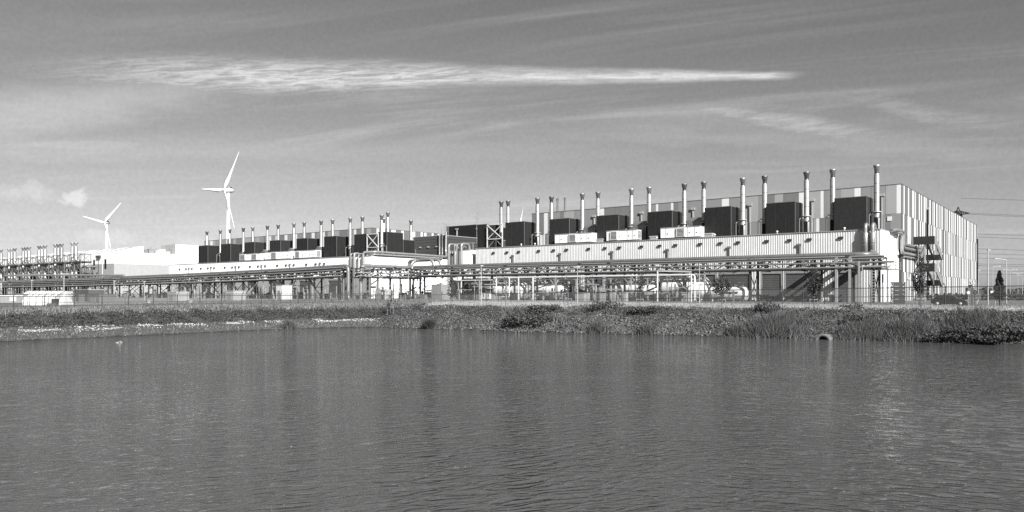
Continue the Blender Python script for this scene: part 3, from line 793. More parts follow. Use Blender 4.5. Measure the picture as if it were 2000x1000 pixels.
# roof access ladders with hoops
for k, (s, v, z0, z1, lab) in enumerate([(-147.5, 21, 21.6, 26.0, 'hooped access ladder on the dark block, left of the standing pipes'), (-141.6, 16, 20.5, 25.0, 'hooped access ladder above the standing pipes of the dark block'), (-119.0, 5.2, 17, 27.0, 'tall hooped ladder against the black rooftop block')]):
    t = thing('access_ladder', lab, 'ladder', W(s, v, z0), 'hooped access ladders')
    for x in (-.35, .35): b = B(); b.bar((x, 0, 0), (x, 0, z1 - z0), .08); b.obj('rail', M['galv'], t)
    n = int((z1 - z0) / .5)
    for i in range(n): b = B(); b.bar((-.35, 0, .3 + i * .5), (.35, 0, .3 + i * .5), .06); b.obj('rung', M['galv'], t)
    for i in range(4):
        z = (z1 - z0) * (.45 + .18 * i)
        b = B(); b.tube([(-.35, 0, z), (-.6, -.5, z), (0, -.8, z), (.6, -.5, z), (.35, 0, z)], .04, 5); b.obj('hoop', M['galv'], t)

# ------------------------------------------------------------------ pipe racks
def pipe(label, pts, r, m, name='pipeline', group=None, bend=None, rings=0.0, n=10):
    """one run of pipe, a thing of its own; pts in the building frame (s, v, z)"""
    o = pts[0]
    t = thing(name, label, 'pipe', W(*o), group)
    P = [(p[0] - o[0], p[1] - o[1], p[2] - o[2]) for p in pts]
    P = rounded(P, bend or r * 2.6)
    b = B(); b.tube(P, r, n); b.obj('tube', m, t)
    if rings:
        b = B(); acc = rings * .5
        for a, c in zip(P[:-1], P[1:]):
            L = (c - a).length; d = (c - a) / max(L, 1e-6)
            while acc < L:
                p = a + d * acc; b.tube([p - d * .05, p + d * .05], r * 1.07, n); acc += rings
            acc -= L
        if b.v: b.obj('joint_band', M['alu_dull'], t)
    return t
def rack(label, s0, s1, v0, v1, ztop, zbot, bays, zfun=None, legs=True, pitch=3.4, end_tower=False, msteel='steel'):
    """steel pipe bridge along s between rows v0 and v1; zfun lowers it towards its far end"""
    t = thing('pipe_rack', label, 'pipe rack', W(s1, v0, 0))
    L = s1 - s0; D = v1 - v0; zf = zfun or (lambda x: 0.0)
    for y in (0, D):
        for z in (zbot, ztop):
            b = B(); n = 12
            for i in range(n):
                a = -L + L * i / n; c = -L + L * (i + 1) / n
                b.bar((a, y, z + zf(a)), (c, y, z + zf(c)), .22, .26)
            b.obj('chord', M[msteel], t)
        nb = int(L / pitch)
        for i in range(nb):
            a = -L * (i / nb); c = -L * ((i + 1) / nb); 
            lo, hi = (zbot, ztop) if i % 2 else (ztop, zbot)
            if y == 0 or i % 2 == 0:
                b = B(); b.bar((a, y, lo + zf(a)), (c, y, hi + zf(c)), .16)
                b.bar((a, y, zbot + zf(a)), (a, y, ztop + zf(a)), .15); b.obj('web', M[msteel], t)
    nx_ = max(2, int(L / (pitch * 2)))
    for i in range(nx_ + 1):
        x = -L * i / nx_
        for z in (zbot, ztop, (zbot + ztop) / 2):
            b = B(); b.bar((x, -.45, z - .18 + zf(x)), (x, D + .45, z - .18 + zf(x)), .2, .2); b.obj('crossbeam', M[msteel], t)
    if legs:
        for x in bays:
            for y in (0, D):
                b = B(); b.bar((x, y, -1.2), (x, y, ztop + zf(x)), .38, .34); b.obj('post', M[msteel], t)
            b = B(); b.bar((x, 0, .4), (x, D, zbot + zf(x) - .3), .13); b.bar((x, D, .4), (x, 0, zbot + zf(x) - .3), .13); b.obj('leg_brace', M[msteel], t)
    return t
def gentle(pts, n=1): return pts
# --- right-hand rack
rk = rack('long trussed steel pipe rack before the corrugated building', -119, 1.5, -25.2, -20.8, 8.15, 6.15, [-1.2, -11.3, -23.6, -37.6, -51.6, -61.6, -75.4, -89.5, -103.2, -117.5])
for x in (-3.6, -5.9):
    b = B(); b.bar((x - 1.5, -.3, -1), (x - 1.5, -.3, 8.2), .42); b.obj('post', M['galv'], rk)
pipe('big silver main pipe on top of the right-hand rack, turning in at its right end', [(-118, -23.0, 8.75), (-3.0, -23.0, 8.75), (-1.2, -22.6, 8.75), (-1.0, -17.0, 8.95), (-2.0, -16.9, 9.6)], .47, M['alu_dull'], rings=4.5, bend=1.6, n=14)
pipe('grey pipe along the front of the right-hand rack at the lowest level', [(-118, -25.75, 6.35), (2.0, -25.75, 6.35)], .17, M['pipe_mid'], group=None, rings=7)
pipe('grey pipe along the front of the right-hand rack at the middle level', [(-118, -25.75, 7.2), (2.6, -25.75, 7.2)], .15, M['pipe_mid'], rings=7)
pipe('thin bright pipe along the front of the right-hand rack at the upper level', [(-118, -25.65, 7.88), (2.2, -25.65, 7.88)], .10, M['alu'], rings=7)
for k, (v, z, r) in enumerate([(-24.2, 8.36, .12), (-21.9, 8.4, .16), (-24.4, 6.4, .14), (-23.4, 6.42, .17), (-22.2, 6.4, .12), (-24.0, 7.32, .12), (-22.6, 7.35, .16)]):
    pipe(f'{["thin", "medium", "thin", "thick", "thin", "thin", "thick"][k]} pipe inside the right-hand rack, {ORD[k]} of its bundle', [(-118, v, z), (1.0 + .35 * k, v, z)], r, M[['galv', 'alu_dull', 'steel_mid', 'alu_dull', 'galv', 'steel_mid', 'pipe_mid'][k]], group='pipes bundled inside the right-hand rack', n=7)
# crossing pipes from the rack end to the annex, casting the slanted stripes of shade
for k in range(7):
    s = -3.0 - 1.5 * k
    pipe(f'short crossing pipe from the rack end into the corrugated wall, {ORD[k]} from the right', [(s, -25.4, 6.9 + .25 * (k % 3)), (s, -20.0, 6.9 + .25 * (k % 3)), (s, -16.1, 6.75 + .25 * (k % 3))], .24, M['pipe_mid'], group='crossing pipes at the rack end', n=7)
# insulated risers on the annex at the right end
for k, s in enumerate((-3.0, -1.75)):
    pipe(['insulated silver riser hooked over the corrugated wall, left of its twin', 'insulated silver riser hooked over the corrugated wall, by the white end wall'][k], [(s, -16.75, 9.0), (s, -16.75, 14.75), (s, -15.2, 14.75), (s, -14.9, 13.0)], .36, M['alu'], group='insulated risers at the right end', bend=.9, n=12)
    t_ = [o for o in col.objects if o.name.startswith('pipeline')][-1]
for k, s in enumerate((-3.0, -1.75)):
    t = thing('pipe_jacket', ['thick insulation jacket round the left insulated riser', 'thick insulation jacket round the insulated riser by the white end wall'][k], 'insulation', W(s, -16.75, 9.4), 'jackets on the insulated risers')
    b = B(); b.lathe([(.37, 0), (.50, .1), (.52, 3.6), (.37, 3.8)], n=14); b.obj('jacket', M['alu'], t)
    b = B(); b.lathe([(.53, 1.8), (.55, 1.82), (.55, 1.95), (.53, 1.97)], n=14); b.obj('strap', M['alu_dull'], t)
for k, (s, r) in enumerate(((-105.5, .34), (-107.2, .16), (-108.0, .16), (-110.2, .40))):
    pipe(['insulated riser hooked over the small link building, rightmost of four', 'slim upright pipe on the link building, right of its thin twin', 'slim upright pipe by the link building, left of its thin twin', 'insulated riser hooked over the small link building, leftmost of four'][k],
         [(s, -17.2, 8.6), (s, -17.2, 15.2), (s, -14, 15.2), (s, -13.8, 13.4)], r, M['alu'], group='risers by the link building', bend=.9)
t = thing('valve_gantry', 'steel frame with valves on the roof of the small link building', 'steel frame', W(-104, -13.5, 13.55))
for x in (-7.5, -4, -.5): b = B(); b.bar((x, 0, 0), (x, 0, 2.0), .16); b.obj('post', M['galv'], t)
b = B(); b.bar((-8.2, 0, 2.0), (0, 0, 2.0), .2); b.obj('beam', M['galv'], t)
for k in range(5): b = B(); b.lathe([(.15, 0), (.35, .2), (.35, .6), (.15, .8)], c=(-7.3 + k * .9, .6, .6), n=8); b.obj('valve', M['steel_mid'], t)
# --- link rack running into the site, and the left-hand rack nearer the pond
t = thing('pipe_rack', 'pipe rack linking the left rack to the right rack beside the white end wall', 'pipe rack', W(-118, -46, 0))
for x in (-2.0, 2.0):
    for z in (5.7, 7.9):
        b = B(); b.bar((x, -.6, z), (x, 24, z), .22); b.obj('chord', M['steel'], t)
    for i in range(7):
        b = B(); y = i * 3.4; b.bar((x, y, 5.7 if i % 2 else 7.9), (x, y + 3.4, 7.9 if i % 2 else 5.7), .15); b.obj('web', M['steel'], t)
    for y in (0, 8.0, 16, 23.5):
        b = B(); b.bar((x, y, -1.2), (x, y, 7.9), .4); b.obj('post', M['steel_mid'], t)
for i in range(8):
    b = B(); b.bar((-2.5, i * 3.4, 5.6), (2.5, i * 3.4, 5.6), .2); b.obj('crossbeam', M['steel'], t)
pipe('silver main pipe along the link rack that drops to the ground by the pond fence', [(-115.6, -44.0, -.4), (-115.6, -44.0, 8.6), (-115.6, -27.4, 8.6), (-117.3, -25.2, 8.6), (-117.3, -23.9, 10.4), (-116, -23.0, 10.8), (-111, -23.0, 10.8), (-110, -23.0, 8.75)], .47, M['alu'], rings=4.5, bend=1.5, n=14)
pipe('second raised loop of silver pipe over the joint of the two racks', [(-120.8, -22.2, 8.4), (-120.8, -22.2, 10.7), (-109.0, -22.2, 10.7), (-108.0, -22.2, 8.4)], .42, M['alu'], rings=3.5, bend=1.3, n=14)
for k, (z, x) in enumerate([(6.0, -115.2), (6.8, -115.0), (7.6, -115.1), (6.9, -116.6), (6.1, -117.5)]):
    pipe(f'bright pipe along the side of the link rack, {ORD[k]} from the bottom', [(x, -45.5, z), (x, -26.0, z), (x + 2.0, -25.4, z + .35), (x + 9, -25.4, z + .35)], .16, M['galv' if k % 2 else 'alu'], group='pipes on the link rack', bend=.5, n=7)
DROP = lambda x: -1.95 * (1 - math.exp(x / 95.0)) if x < 0 else 0.0
lr = rack('long pipe rack on the left, packed with dark pipes, nearest the pond', -352, -119.0, -47.6, -43.6, 7.85, 5.9, [-.8, -13, -26, -30, -44, -50, -62, -66, -80, -94, -100, -114, -130, -136, -150, -168, -186, -204, -220], DROP, pitch=4.2)
def left_run(label, v, z, r, m, s1=-118.5, s0=-352, tail=None, name='pipeline', group=None, rings=0.0, wobble=0.0, n=7):
    pts = list(tail or [])
    k = 26
    for i in range(k + 1):
        s = s1 + (s0 - s1) * i / k
        pts.append((s, v, z + DROP(s + 119.0) + (wobble * (1 if i % 2 else -1))))
    o = pts[0]
    t = thing(name, label, 'pipe', W(*o), group)
    P = [Vector((p[0] - o[0], p[1] - o[1], p[2] - o[2])) for p in pts]
    if tail: 
        m_ = len(tail) + 1
        P = rounded(P[:m_], 1.5) + P[m_:]
    b = B(); b.tube(P, r, n); b.obj('tube', m, t)
    if rings:
        b = B()
        for a, c in zip(P[2:-1], P[3:]):
            mid = (a + c) / 2; d = (c - a).normalized(); b.tube([mid - d * .06, mid + d * .06], r * 1.08, n)
        b.obj('joint_band', M['alu_dull'], t)
    return t
left_run('big silver main pipe on the left-hand rack, bending to the ground at its right end', -46.0, 8.55, .47, M['alu_dull'], s1=-122, s0=-352, tail=[(-115.0, -47.0, -.5), (-116.9, -47.0, .1), (-116.9, -47.0, 8.5)], rings=1, n=14)
for k, (v, z, r, m, lab) in enumerate([(-48.1, 6.05, .16, 'galv', 'grey pipe along the front of the left rack at the lowest level'), (-48.15, 6.75, .15, 'pipe_mid', 'grey pipe along the front of the left rack at the middle level'),
                                        (-48.1, 7.5, .13, 'alu', 'bright pipe along the front of the left rack at the upper level'), (-47.2, 8.2, .14, 'galv', 'pipe along the top front edge of the left rack'),
                                        (-46.2, 6.1, .2, 'steel_mid', 'thick dark pipe low inside the left rack'), (-45.2, 6.9, .2, 'pipe_mid', 'thick grey pipe at mid height inside the left rack'),
                                        (-44.4, 7.6, .18, 'steel_mid', 'dark pipe high inside the left rack'), (-45.0, 8.3, .16, 'alu_dull', 'dull pipe behind the main pipe on the left rack')]):
    left_run(lab, v, z, r, M[m])
# pipe shoes and valves crowd the rack
def clutter(label, s0, s1, v0, v1, z0, z1, n, zf, seed):
    r = random.Random(seed); b = B()
    for i in range(n):
        s = r.uniform(s0, s1); v = r.uniform(v0, v1); z = r.uniform(z0, z1) + zf(s)
        w = r.uniform(.12, .4); h = r.uniform(.08, .35); d = r.uniform(.1, .5)
        b.box(s - w - s1, s + w - s1, v - d, v + d, z, z + h)
        if r.random() < .4: b.bar((s - s1, v, z), (s - s1, v, z - r.uniform(.4, 1.1)), .1)
    o = b.obj('pipe_fittings', M['steel'], None); o.location = W(s1, 0, 0); o.rotation_euler = (0, 0, ROT)
    o['kind'] = 'stuff'; return o
clutter('', -352, -119, -47.8, -43.6, 5.6, 8.1, 1500, lambda s: DROP(s + 119), 3)
clutter('', -118, 1, -25.4, -20.8, 5.9, 8.4, 420, lambda s: 0, 4)
clutter('', -122, -108, -45, -20, 5.6, 8.2, 160, lambda s: 0, 5)
def undergrowth(s0, s1, v0, v1, n, seed, m):
    r = random.Random(seed); b = B()
    for i in range(n):
        s = r.uniform(s0, s1) - s1; v = r.uniform(v0, v1); k = r.random()
        if k < .45: b.bar((s, v, -1), (s, v, r.uniform(1.2, 4.4)), r.choice((.12, .18, .3)))
        elif k < .8: z = r.uniform(.6, 4.2); b.bar((s, v, z), (s + r.uniform(1, 5), v, z + r.choice((0, 0, 0, 1.2))), r.choice((.12, .2, .3)))
        else: w = r.uniform(.4, 1.2); b.box(s - w, s + w, v - .5, v + .5, -1, r.uniform(.6, 1.9))
    o = b.obj('yard_equipment', M[m], None); o.location = W(s1, 0, 0); o.rotation_euler = (0, 0, ROT); o['kind'] = 'stuff'
undergrowth(-275, -150, -40, -22, 260, 31, 'galv')
undergrowth(-275, -125, -42, -24, 160, 32, 'steel')
undergrowth(-98, -22, -28, -18.5, 70, 33, 'steel_mid')
undergrowth(-97, -24, -30, -26, 90, 35, 'steel')
undergrowth(-97, -30, -31, -27, 60, 36, 'galv')
undergrowth(-143, -104, -30, -18, 70, 34, 'steel_mid')
# upright pipes under the left rack
for k, (s, v, r, m) in enumerate([(-119.6, -46.2, .40, 'alu_dull'), (-132.4, -46.3, .75, 'alu_dull'), (-196.4, -47.0, .50, 'alu'), (-191.4, -46.6, .42, 'alu'), (-187.3, -46.2, .28, 'galv'), (-180.2, -46.0, .26, 'galv')]):
    pipe(['upright pipe left of the two tall silver drops', 'fat upright vessel pipe under the left rack', 'tall upright pipe at the left, left of a close pair', 'tall upright pipe at the left, right of a close pair', 'slim upright pipe right of the close pair', 'slim upright pipe standing apart under the left rack'][k],
         [(s, v, -1.0), (s, v, 8.4 + DROP(s + 119) if k in (2, 3) else 5.8 + DROP(s + 119))], r, M[m], rings=3.2, n=12, group='upright pipes under the left rack')
for k, (s0, s1) in enumerate([(-152, -146), (-158, -163), (-140, -146), (-246, -240), (-256, -262)]):
    pipe(f'slanting pipe leg under the left rack, {ORD[k]} from the right', [(s0, -46, 5.4 + DROP(s0 + 119)), (s1, -48.4, -1)], .24, M['galv'], group='slanting legs under the left rack', n=7)
# silver pipes over the end wall of the smooth building and the standing pipes on the dark block
pipe('long silver pipe along the top of the bright white end wall', [(-146.2, -17.0, 8.8), (-146.2, -17.0, 14.2), (-143.0, -15.0, 14.3), (-143.0, 16.5, 14.0), (-143.3, 17.2, 14.4), (-144.4, 18.0, 15.8), (-144.4, 18.2, 22.6)], .36, M['alu'], rings=5, bend=.8, n=12)
pipe('thinner pipe under the long one on the bright white end wall', [(-148.6, -16.9, 8.8), (-148.6, -16.9, 13.8), (-143.1, -15.2, 13.55), (-143.1, 15.0, 13.4)], .20, M['galv'], rings=5, bend=.7)
for k, s in enumerate((-146.3, -147.6)):
    pipe(['standing silver pipe on the dark block, middle of three', 'standing silver pipe on the dark block, leftmost of three'][k], [(s + 1.2, 17.0, 14.2), (s, 18.3, 15.0), (s, 18.3, 23.8 - 1.2 * k)], .28, M['alu'], bend=.6)
for k, (s, r) in enumerate(((-150.6, .34), (-152.2, .22))):
    pipe(['riser over the smooth white wall, right of two', 'riser over the smooth white wall, left of two'][k], [(s, -16.9, 8.6), (s, -16.9, 14.0), (s, -15, 14.0), (s, -14.8, 13.3)], r, M['alu'], bend=.7)
# silver pipes at the near end wall of the right-hand building
pipe('silver pipe bending down between the white end wall and the striped facade, outer one', [(-.0, -9.0, 13.9), (.55, -7.5, 14.15), (.55, -.9, 14.15), (.55, -.9, 10.9), (.55, 17.5, 10.9)], .33, M['alu'], bend=.9, n=12)
pipe('silver pipe bending down between the white end wall and the striped facade, inner one', [(-.2, -6.5, 13.9), (.5, -5.5, 13.75), (.5, -2.0, 13.75), (.5, -2.0, 9.85), (.55, 17.5, 9.85)], .30, M['alu'], bend=.8, n=12)
pipe('silver pipe along the striped facade, uppermost of three', [(.55, .6, 11.7), (.55, 17.0, 11.7)], .30, M['alu'], n=12)
pipe('thin silver pipe along the striped facade under the others', [(.5, .6, 9.2), (.5, 17.0, 9.2)], .16, M['alu'])
t = thing('pipe_bracket', 'upright bracket holding the pipes on the striped facade by the stairs', 'bracket', W(.2, 17.4, 8.8))
b = B(); b.box(0, .9, 0, .25, 0, 3.4); b.obj('plate', M['galv'], t); b = B(); b.bar((.1, .1, 0), (.1, .1, -1.6), .2); b.obj('strut', M['steel'], t)

# low white fuel line with goal-post frames, in front of the tanks
pipe('long white fuel pipe on low posts in front of the white tanks', [(-84, -29.0, 5.35), (-34.0, -29.0, 5.35), (-32.0, -29.0, 5.35), (-32.0, -29.0, .2)], .2, M['offwhite'], rings=8)
pipe('thin white pipe just under the long white fuel pipe', [(-97, -28.6, 4.85), (-34.0, -28.6, 4.85)], .12, M['offwhite'])
for k, (s, zt) in enumerate([(-75.1, 5.6), (-70.9, 5.6), (-39.2, 6.3), (-31.8, 5.6)]):
    t = thing('white_post', ['tall white post by the meter cabinets, left of two', 'tall white post by the meter cabinets, right of two', 'tall white goal post left of the end tank', 'tall white goal post at the end of the big tank'][k], 'post', W(s, -31.0, -.2), 'white posts of the fuel line')
    b = B(); b.tube([(0, 0, 0), (0, 0, zt)], .16, 8); b.obj('shaft', M['offwhite'], t); b = B(); b.box(-.3, .3, -.3, .3, 0, .12); b.obj('base_plate', M['offwhite'], t)
t = thing('goal_frame', 'white crossbar joining two tall white goal posts', 'crossbar', W(-39.2, -31.0, 6.2)); b = B(); b.bar((0, 0, 0), (7.4, 0, -.3), .2); b.obj('bar', M['offwhite'], t)
t = thing('braced_frame', 'tall X-braced frame in front of the big white tank', 'steel frame', W(-38.5, -28.0, -.2))
for x in (0, 8.2): b = B(); b.bar((x, 0, 0), (x, 0, 5.6), .24); b.obj('post', M['galv'], t)
b = B(); b.bar((.4, -.15, 5.4), (7.9, -.15, .2), .17); b.obj('brace', M['galv'], t)
b = B(); b.bar((.4, .15, .2), (7.9, .15, 5.4), .17); b.obj('brace', M['galv'], t)
b = B(); b.bar((0, 0, 5.6), (8.2, 0, 5.6), .24); b.obj('beam', M['galv'], t)
for k, s in enumerate((-89, -80.5, -66.0, -60.4, -56, -51.5, -46.5, -42.6)):
    t = thing('pipe_support', f'grey support post under the white fuel pipe, {ORD[k]} from the left', 'post', W(s, -28.8, -.2), 'support posts of the fuel pipe')
    b = B(); b.bar((0, 0, 0), (0, 0, 5.1), .3 if k in (0, 3, 5) else .2); b.obj('column', M['galv'], t)
    b = B(); b.bar((-.7, 0, 5.0), (.7, 0, 5.0), .18); b.obj('cap', M['galv'], t)
    b = B(); b.bar((0, 0, 3.2), (1.6 if k % 2 else -1.6, 0, 5.0), .12); b.obj('brace', M['galv'], t)

# ------------------------------------------------------------------ white tanks
def tank(label, s0, s1, v, r, zc, straps, group='white tanks behind the fence'):
    t = thing('storage_tank', label, 'tank', W(s1, v, 0), group)
    L = s1 - s0
    e = r * .42
    prof = [(.001, -L)] + [(r * math.sin(a), -L + e * (1 - math.cos(a))) for a in np.linspace(.25, math.pi / 2, 6)] + [(r, -L * .5)] + \
           [(r * math.sin(a), -e * (1 - math.cos(a))) for a in np.linspace(math.pi / 2, .25, 6)] + [(.001, 0)]
    b = B(); b.lathe(prof, c=(0, 0, zc), n=28, axis='x'); b.obj('vessel', M['tank'], t)
    for f in straps:
        b = B(); b.lathe([(r * 1.004, -L * f - .09), (r * 1.03, -L * f - .07), (r * 1.03, -L * f + .07), (r * 1.004, -L * f + .09)], c=(0, 0, zc), n=28, axis='x'); b.obj('strap', M['pan_mid'], t)
    for f in (.14, .86):
        b = B(); b.prism([(-r * .8, -.3), (r * .8, -.3), (r * .62, zc - r * .72), (-r * .62, zc - r * .72)], 'x', -L * f - .3, -L * f + .3); b.obj('saddle', M['offwhite'], t)
    for f in (.3, .6):
        b = B(); b.lathe([(.38, zc + r * .97), (.38, zc + r + .3), (.48, zc + r + .32), (.48, zc + r + .42)], c=(-L * f, 0, 0), n=12); b.obj('manhole', M['offwhite'], t)
    b = B(); b.tube([(-L * .12, 0, zc + r * .9), (-L * .12, 0, zc + r + 1.1)], .09, 8); b.obj('vent', M['offwhite'], t)
    b = B(); b.bar((-L * .9, 0, zc + r + .85), (-L * .2, 0, zc + r + .85), .07)
    for i in range(6): x = -L * (.9 - .14 * i); b.bar((x, 0, zc + r - .05), (x, 0, zc + r + .85), .06)
    b.obj('handrail', M['galv'], t)
tank('big white tank, left one of the pair behind the left meter cabinets', -91.0, -79.4, -22.2, 2.05, 2.35, (.25, .5, .75))
tank('big white tank right of the first, its round end in stripes of shade', -78.8, -66.4, -22.2, 2.1, 2.4, (.2, .45, .7))
tank('long white tank partly hidden behind the X-braced frame', -53.9, -43.0, -22.2, 2.1, 2.4, (.3, .6))
tank('tallest white tank with a clean rounded right end', -42.3, -31.6, -22.4, 2.35, 2.65, (.35, .7))
tank('small white tank at the right with a vent pipe on top', -31.2, -23.2, -23.2, 1.42, 1.55, (.42,))
for k, s in enumerate((-78.4, -77.0)):
    t = thing('meter_cabinet', ['white meter cabinet on legs, left of two', 'white meter cabinet on legs, right of two'][k], 'cabinet', W(s, -40.0, .0), 'white meter cabinets')
    b = B(); b.box(-.55, .55, 0, .6, .35, 1.65); b.obj('case', M['offwhite'], t)
    b = B(); b.box(.08, .3, -.02, -.003, .8, 1.4); b.obj('window', M['black'], t)
    for x in (-.45, .45): b = B(); b.box(x - .05, x + .05, .1, .2, -.6, .348); b.obj('leg', M['galv'], t)
t = thing('white_pipe_loop', 'square loop of white pipe beside the meter cabinets', 'pipe', W(-76.2, -36, 0)); b = B(); b.tube(rounded([(0, 0, .8), (2.3, 0, .8), (2.3, 0, 5.3), (-1.5, 0, 5.3), (-1.5, 0, 1.8)], .4), .13, 8); b.obj('tube', M['offwhite'], t)
for k, (s, v, w, d, h, mm, lab) in enumerate([(-62.5, -24, 3.4, 2.4, 3.3, 'pan_light', 'pale equipment container between the white tanks'), (-57.5, -24, 2.8, 2.4, 3.3, 'pan_light', 'narrower pale equipment container left of the long tank'), (-97.5, -21.0, 7.5, 4, 5.6, 'pan_mid', 'tall grey switchgear cabin left of the white tanks'),
                                     (-47.0, -31.5, 1.6, .9, 1.9, 'pan_light', 'grey louvred cabinet before the long tank'), (-32.9, -31.5, 1.5, .9, 1.9, 'pan_light', 'grey louvred cabinet by the tall goal post')]):
    t = thing('equipment_cabin', lab, 'cabin', W(s, v, -.2))
    b = B(); b.box(-w / 2, w / 2, 0, d, 0, h); b.obj('body', M[mm], t); b = B(); b.box(-w / 2 - .08, w / 2 + .08, -.08, d + .08, h + .002, h + .14); b.obj('lid', M['pan_light'], t)
    b = B(); b.box(-w * .2, w * .22, -.06, -.002, .15, h * .8); d_ = b.obj('door', M['pan_mid'], t); b = B(); b.box(w * .12, w * .16, -.1, -.061, h * .4, h * .44); b.obj('handle', M['steel'], d_)
    b = B(); b.box(-w * .46, -w * .26, -.05, -.002, h * .5, h * .75); b.obj('vent', M['steel'], t)
# pale kit behind the right rack
t = thing('ladder', 'caged steel ladder at the right end of the pipe rack', 'ladder', W(.2, -25.5, -.5))
for x in (-.4, .4): b = B(); b.bar((x, 0, 0), (x, 0, 6.6), .1); b.obj('rail', M['galv'], t)
for i in range(12): b = B(); b.box(-.42, .42, -.1, .1, .3 + .52 * i, .42 + .52 * i); b.obj('rung', M['galv'], t)
t = thing('valve_platform', 'small railed platform at the right end of the pipe rack', 'platform', W(1.8, -25.0, 6.0))
b = B(); b.box(-3.2, 2.2, -.6, 3.8, -.12, 0); b.obj('deck', M['steel_mid'], t)
for x in (-3.1, -1.3, .4, 2.1):
    for y in (-.55, 3.7): b = B(); b.bar((x, y, 0), (x, y, 1.25), .09); b.obj('stanchion', M['galv'], t)
for z in (.6, 1.2):
    for y in (-.55, 3.7): b = B(); b.bar((-3.2, y, z), (2.6, y, z), .08); b.obj('rail', M['galv'], t)
for k, (s, v, h) in enumerate([(2.6, -25.4, 7.0), (-8.3, -26.0, 2.6), (.9, -21.0, 5.8), (-1.9, -26.2, 8.0)]):
    t = thing('steel_post', ['galvanised post right of the caged ladder', 'short post before the shaded roller doors', 'galvanised post behind the caged ladder', 'tall pale post left of the caged ladder'][k], 'post', W(s, v, -.6), 'posts at the rack end')
    b = B(); b.bar((0, 0, 0), (0, 0, h), .28); b.obj('shaft', M['galv'], t); b = B(); b.box(-.25, .25, -.25, .25, 0, .1); b.obj('base_plate', M['steel_mid'], t)

# ------------------------------------------------------------------ outside stairs on the striped facade
t = thing('external_stair', 'dark steel escape stair climbing the striped facade', 'staircase', W(.2, 9.5, 0))
def flight(y0, z0, y1, z1, x0, x1, n):
    f = B(); f.bar((x0, y0, z0 - .1), (x0, y1, z1 - .1), .1, .3); f.bar((x1, y0, z0 - .1), (x1, y1, z1 - .1), .1, .3)
    st = f.obj('stringer', M['steel'], t)
    for i in range(n):
        y = y0 + (y1 - y0) * (i + .5) / n; z = z0 + (z1 - z0) * (i + .5) / n
        b = B(); b.box(x0 + .06, x1 - .06, y - .15, y + .15, z - .03, z + .03); b.obj('tread', M['galv'], st)
for lv, (zt, x0) in enumerate(((13.75, .35), (8.0, 1.5))):
    zb = zt - 1.75
    b = B(); b.box(x0, 4.35, .02, 2.0, zb + .1, zb + .25); b.obj('landing', M['steel_mid'], t)
    b = B(); b.box(x0, 4.35, -.06, .015, zb, zt); b.obj('balustrade', M['box'], t)
    # outer parapet running down along the flight
    b = B(); b.prism([(-.06, zb), (2.0, zb - .2), (9.4, zb - 3.1), (9.4, zb - 1.5), (2.0, zt - .3), (-.06, zt)], 'x', 4.36, 4.44); b.obj('side_parapet', M['pan_mid'], t)
    flight(2.0, zb + .1, 9.2, zb - 2.9, 2.75, 4.3, 14)
    b = B(); b.prism([(2.0, zb - .1), (9.2, zb - 3.0), (9.2, zb - 1.9), (2.0, zb + 1.0)], 'x', 2.62, 2.7); b.obj('inner_parapet', M['box'], t)
    b = B(); b.box(.4, 4.35, 9.25, 10.8, zb - 3.0, zb - 2.85); b.obj('half_landing', M['steel_mid'], t)
    b = B(); b.box(.4, 4.35, 10.8, 10.88, zb - 3.0, zb - 1.7); b.obj('rear_parapet', M['box'], t)
    flight(9.2, zb - 2.9, 2.0, zb - 5.6 if lv == 0 else .2, .5, 2.0, 13)
    b = B(); b.bar((1.2, .6, zb - 4.2), (1.2, .6, zb), .1); b.bar((.6, 1.0, zb - 4.2), (2.4, 1.0, zb), .18); b.obj('strut', M['galv'], t)
for x, y in ((2.5, .4), (2.5, 10.4), (.5, 10.4), (4.2, 10.2)):
    b = B(); b.bar((x, y, -.6), (x, y, 12.0 if y < 5 else 8.8), .3); b.obj('column', M['galv'], t)
b = B(); b.bar((4.2, 10.2, 4.5), (4.1, 6.5, 0), .18); b.bar((4.2, 10.2, 10.5), (4.1, 6.0, 6.3), .18); b.obj('brace', M['galv'], t)

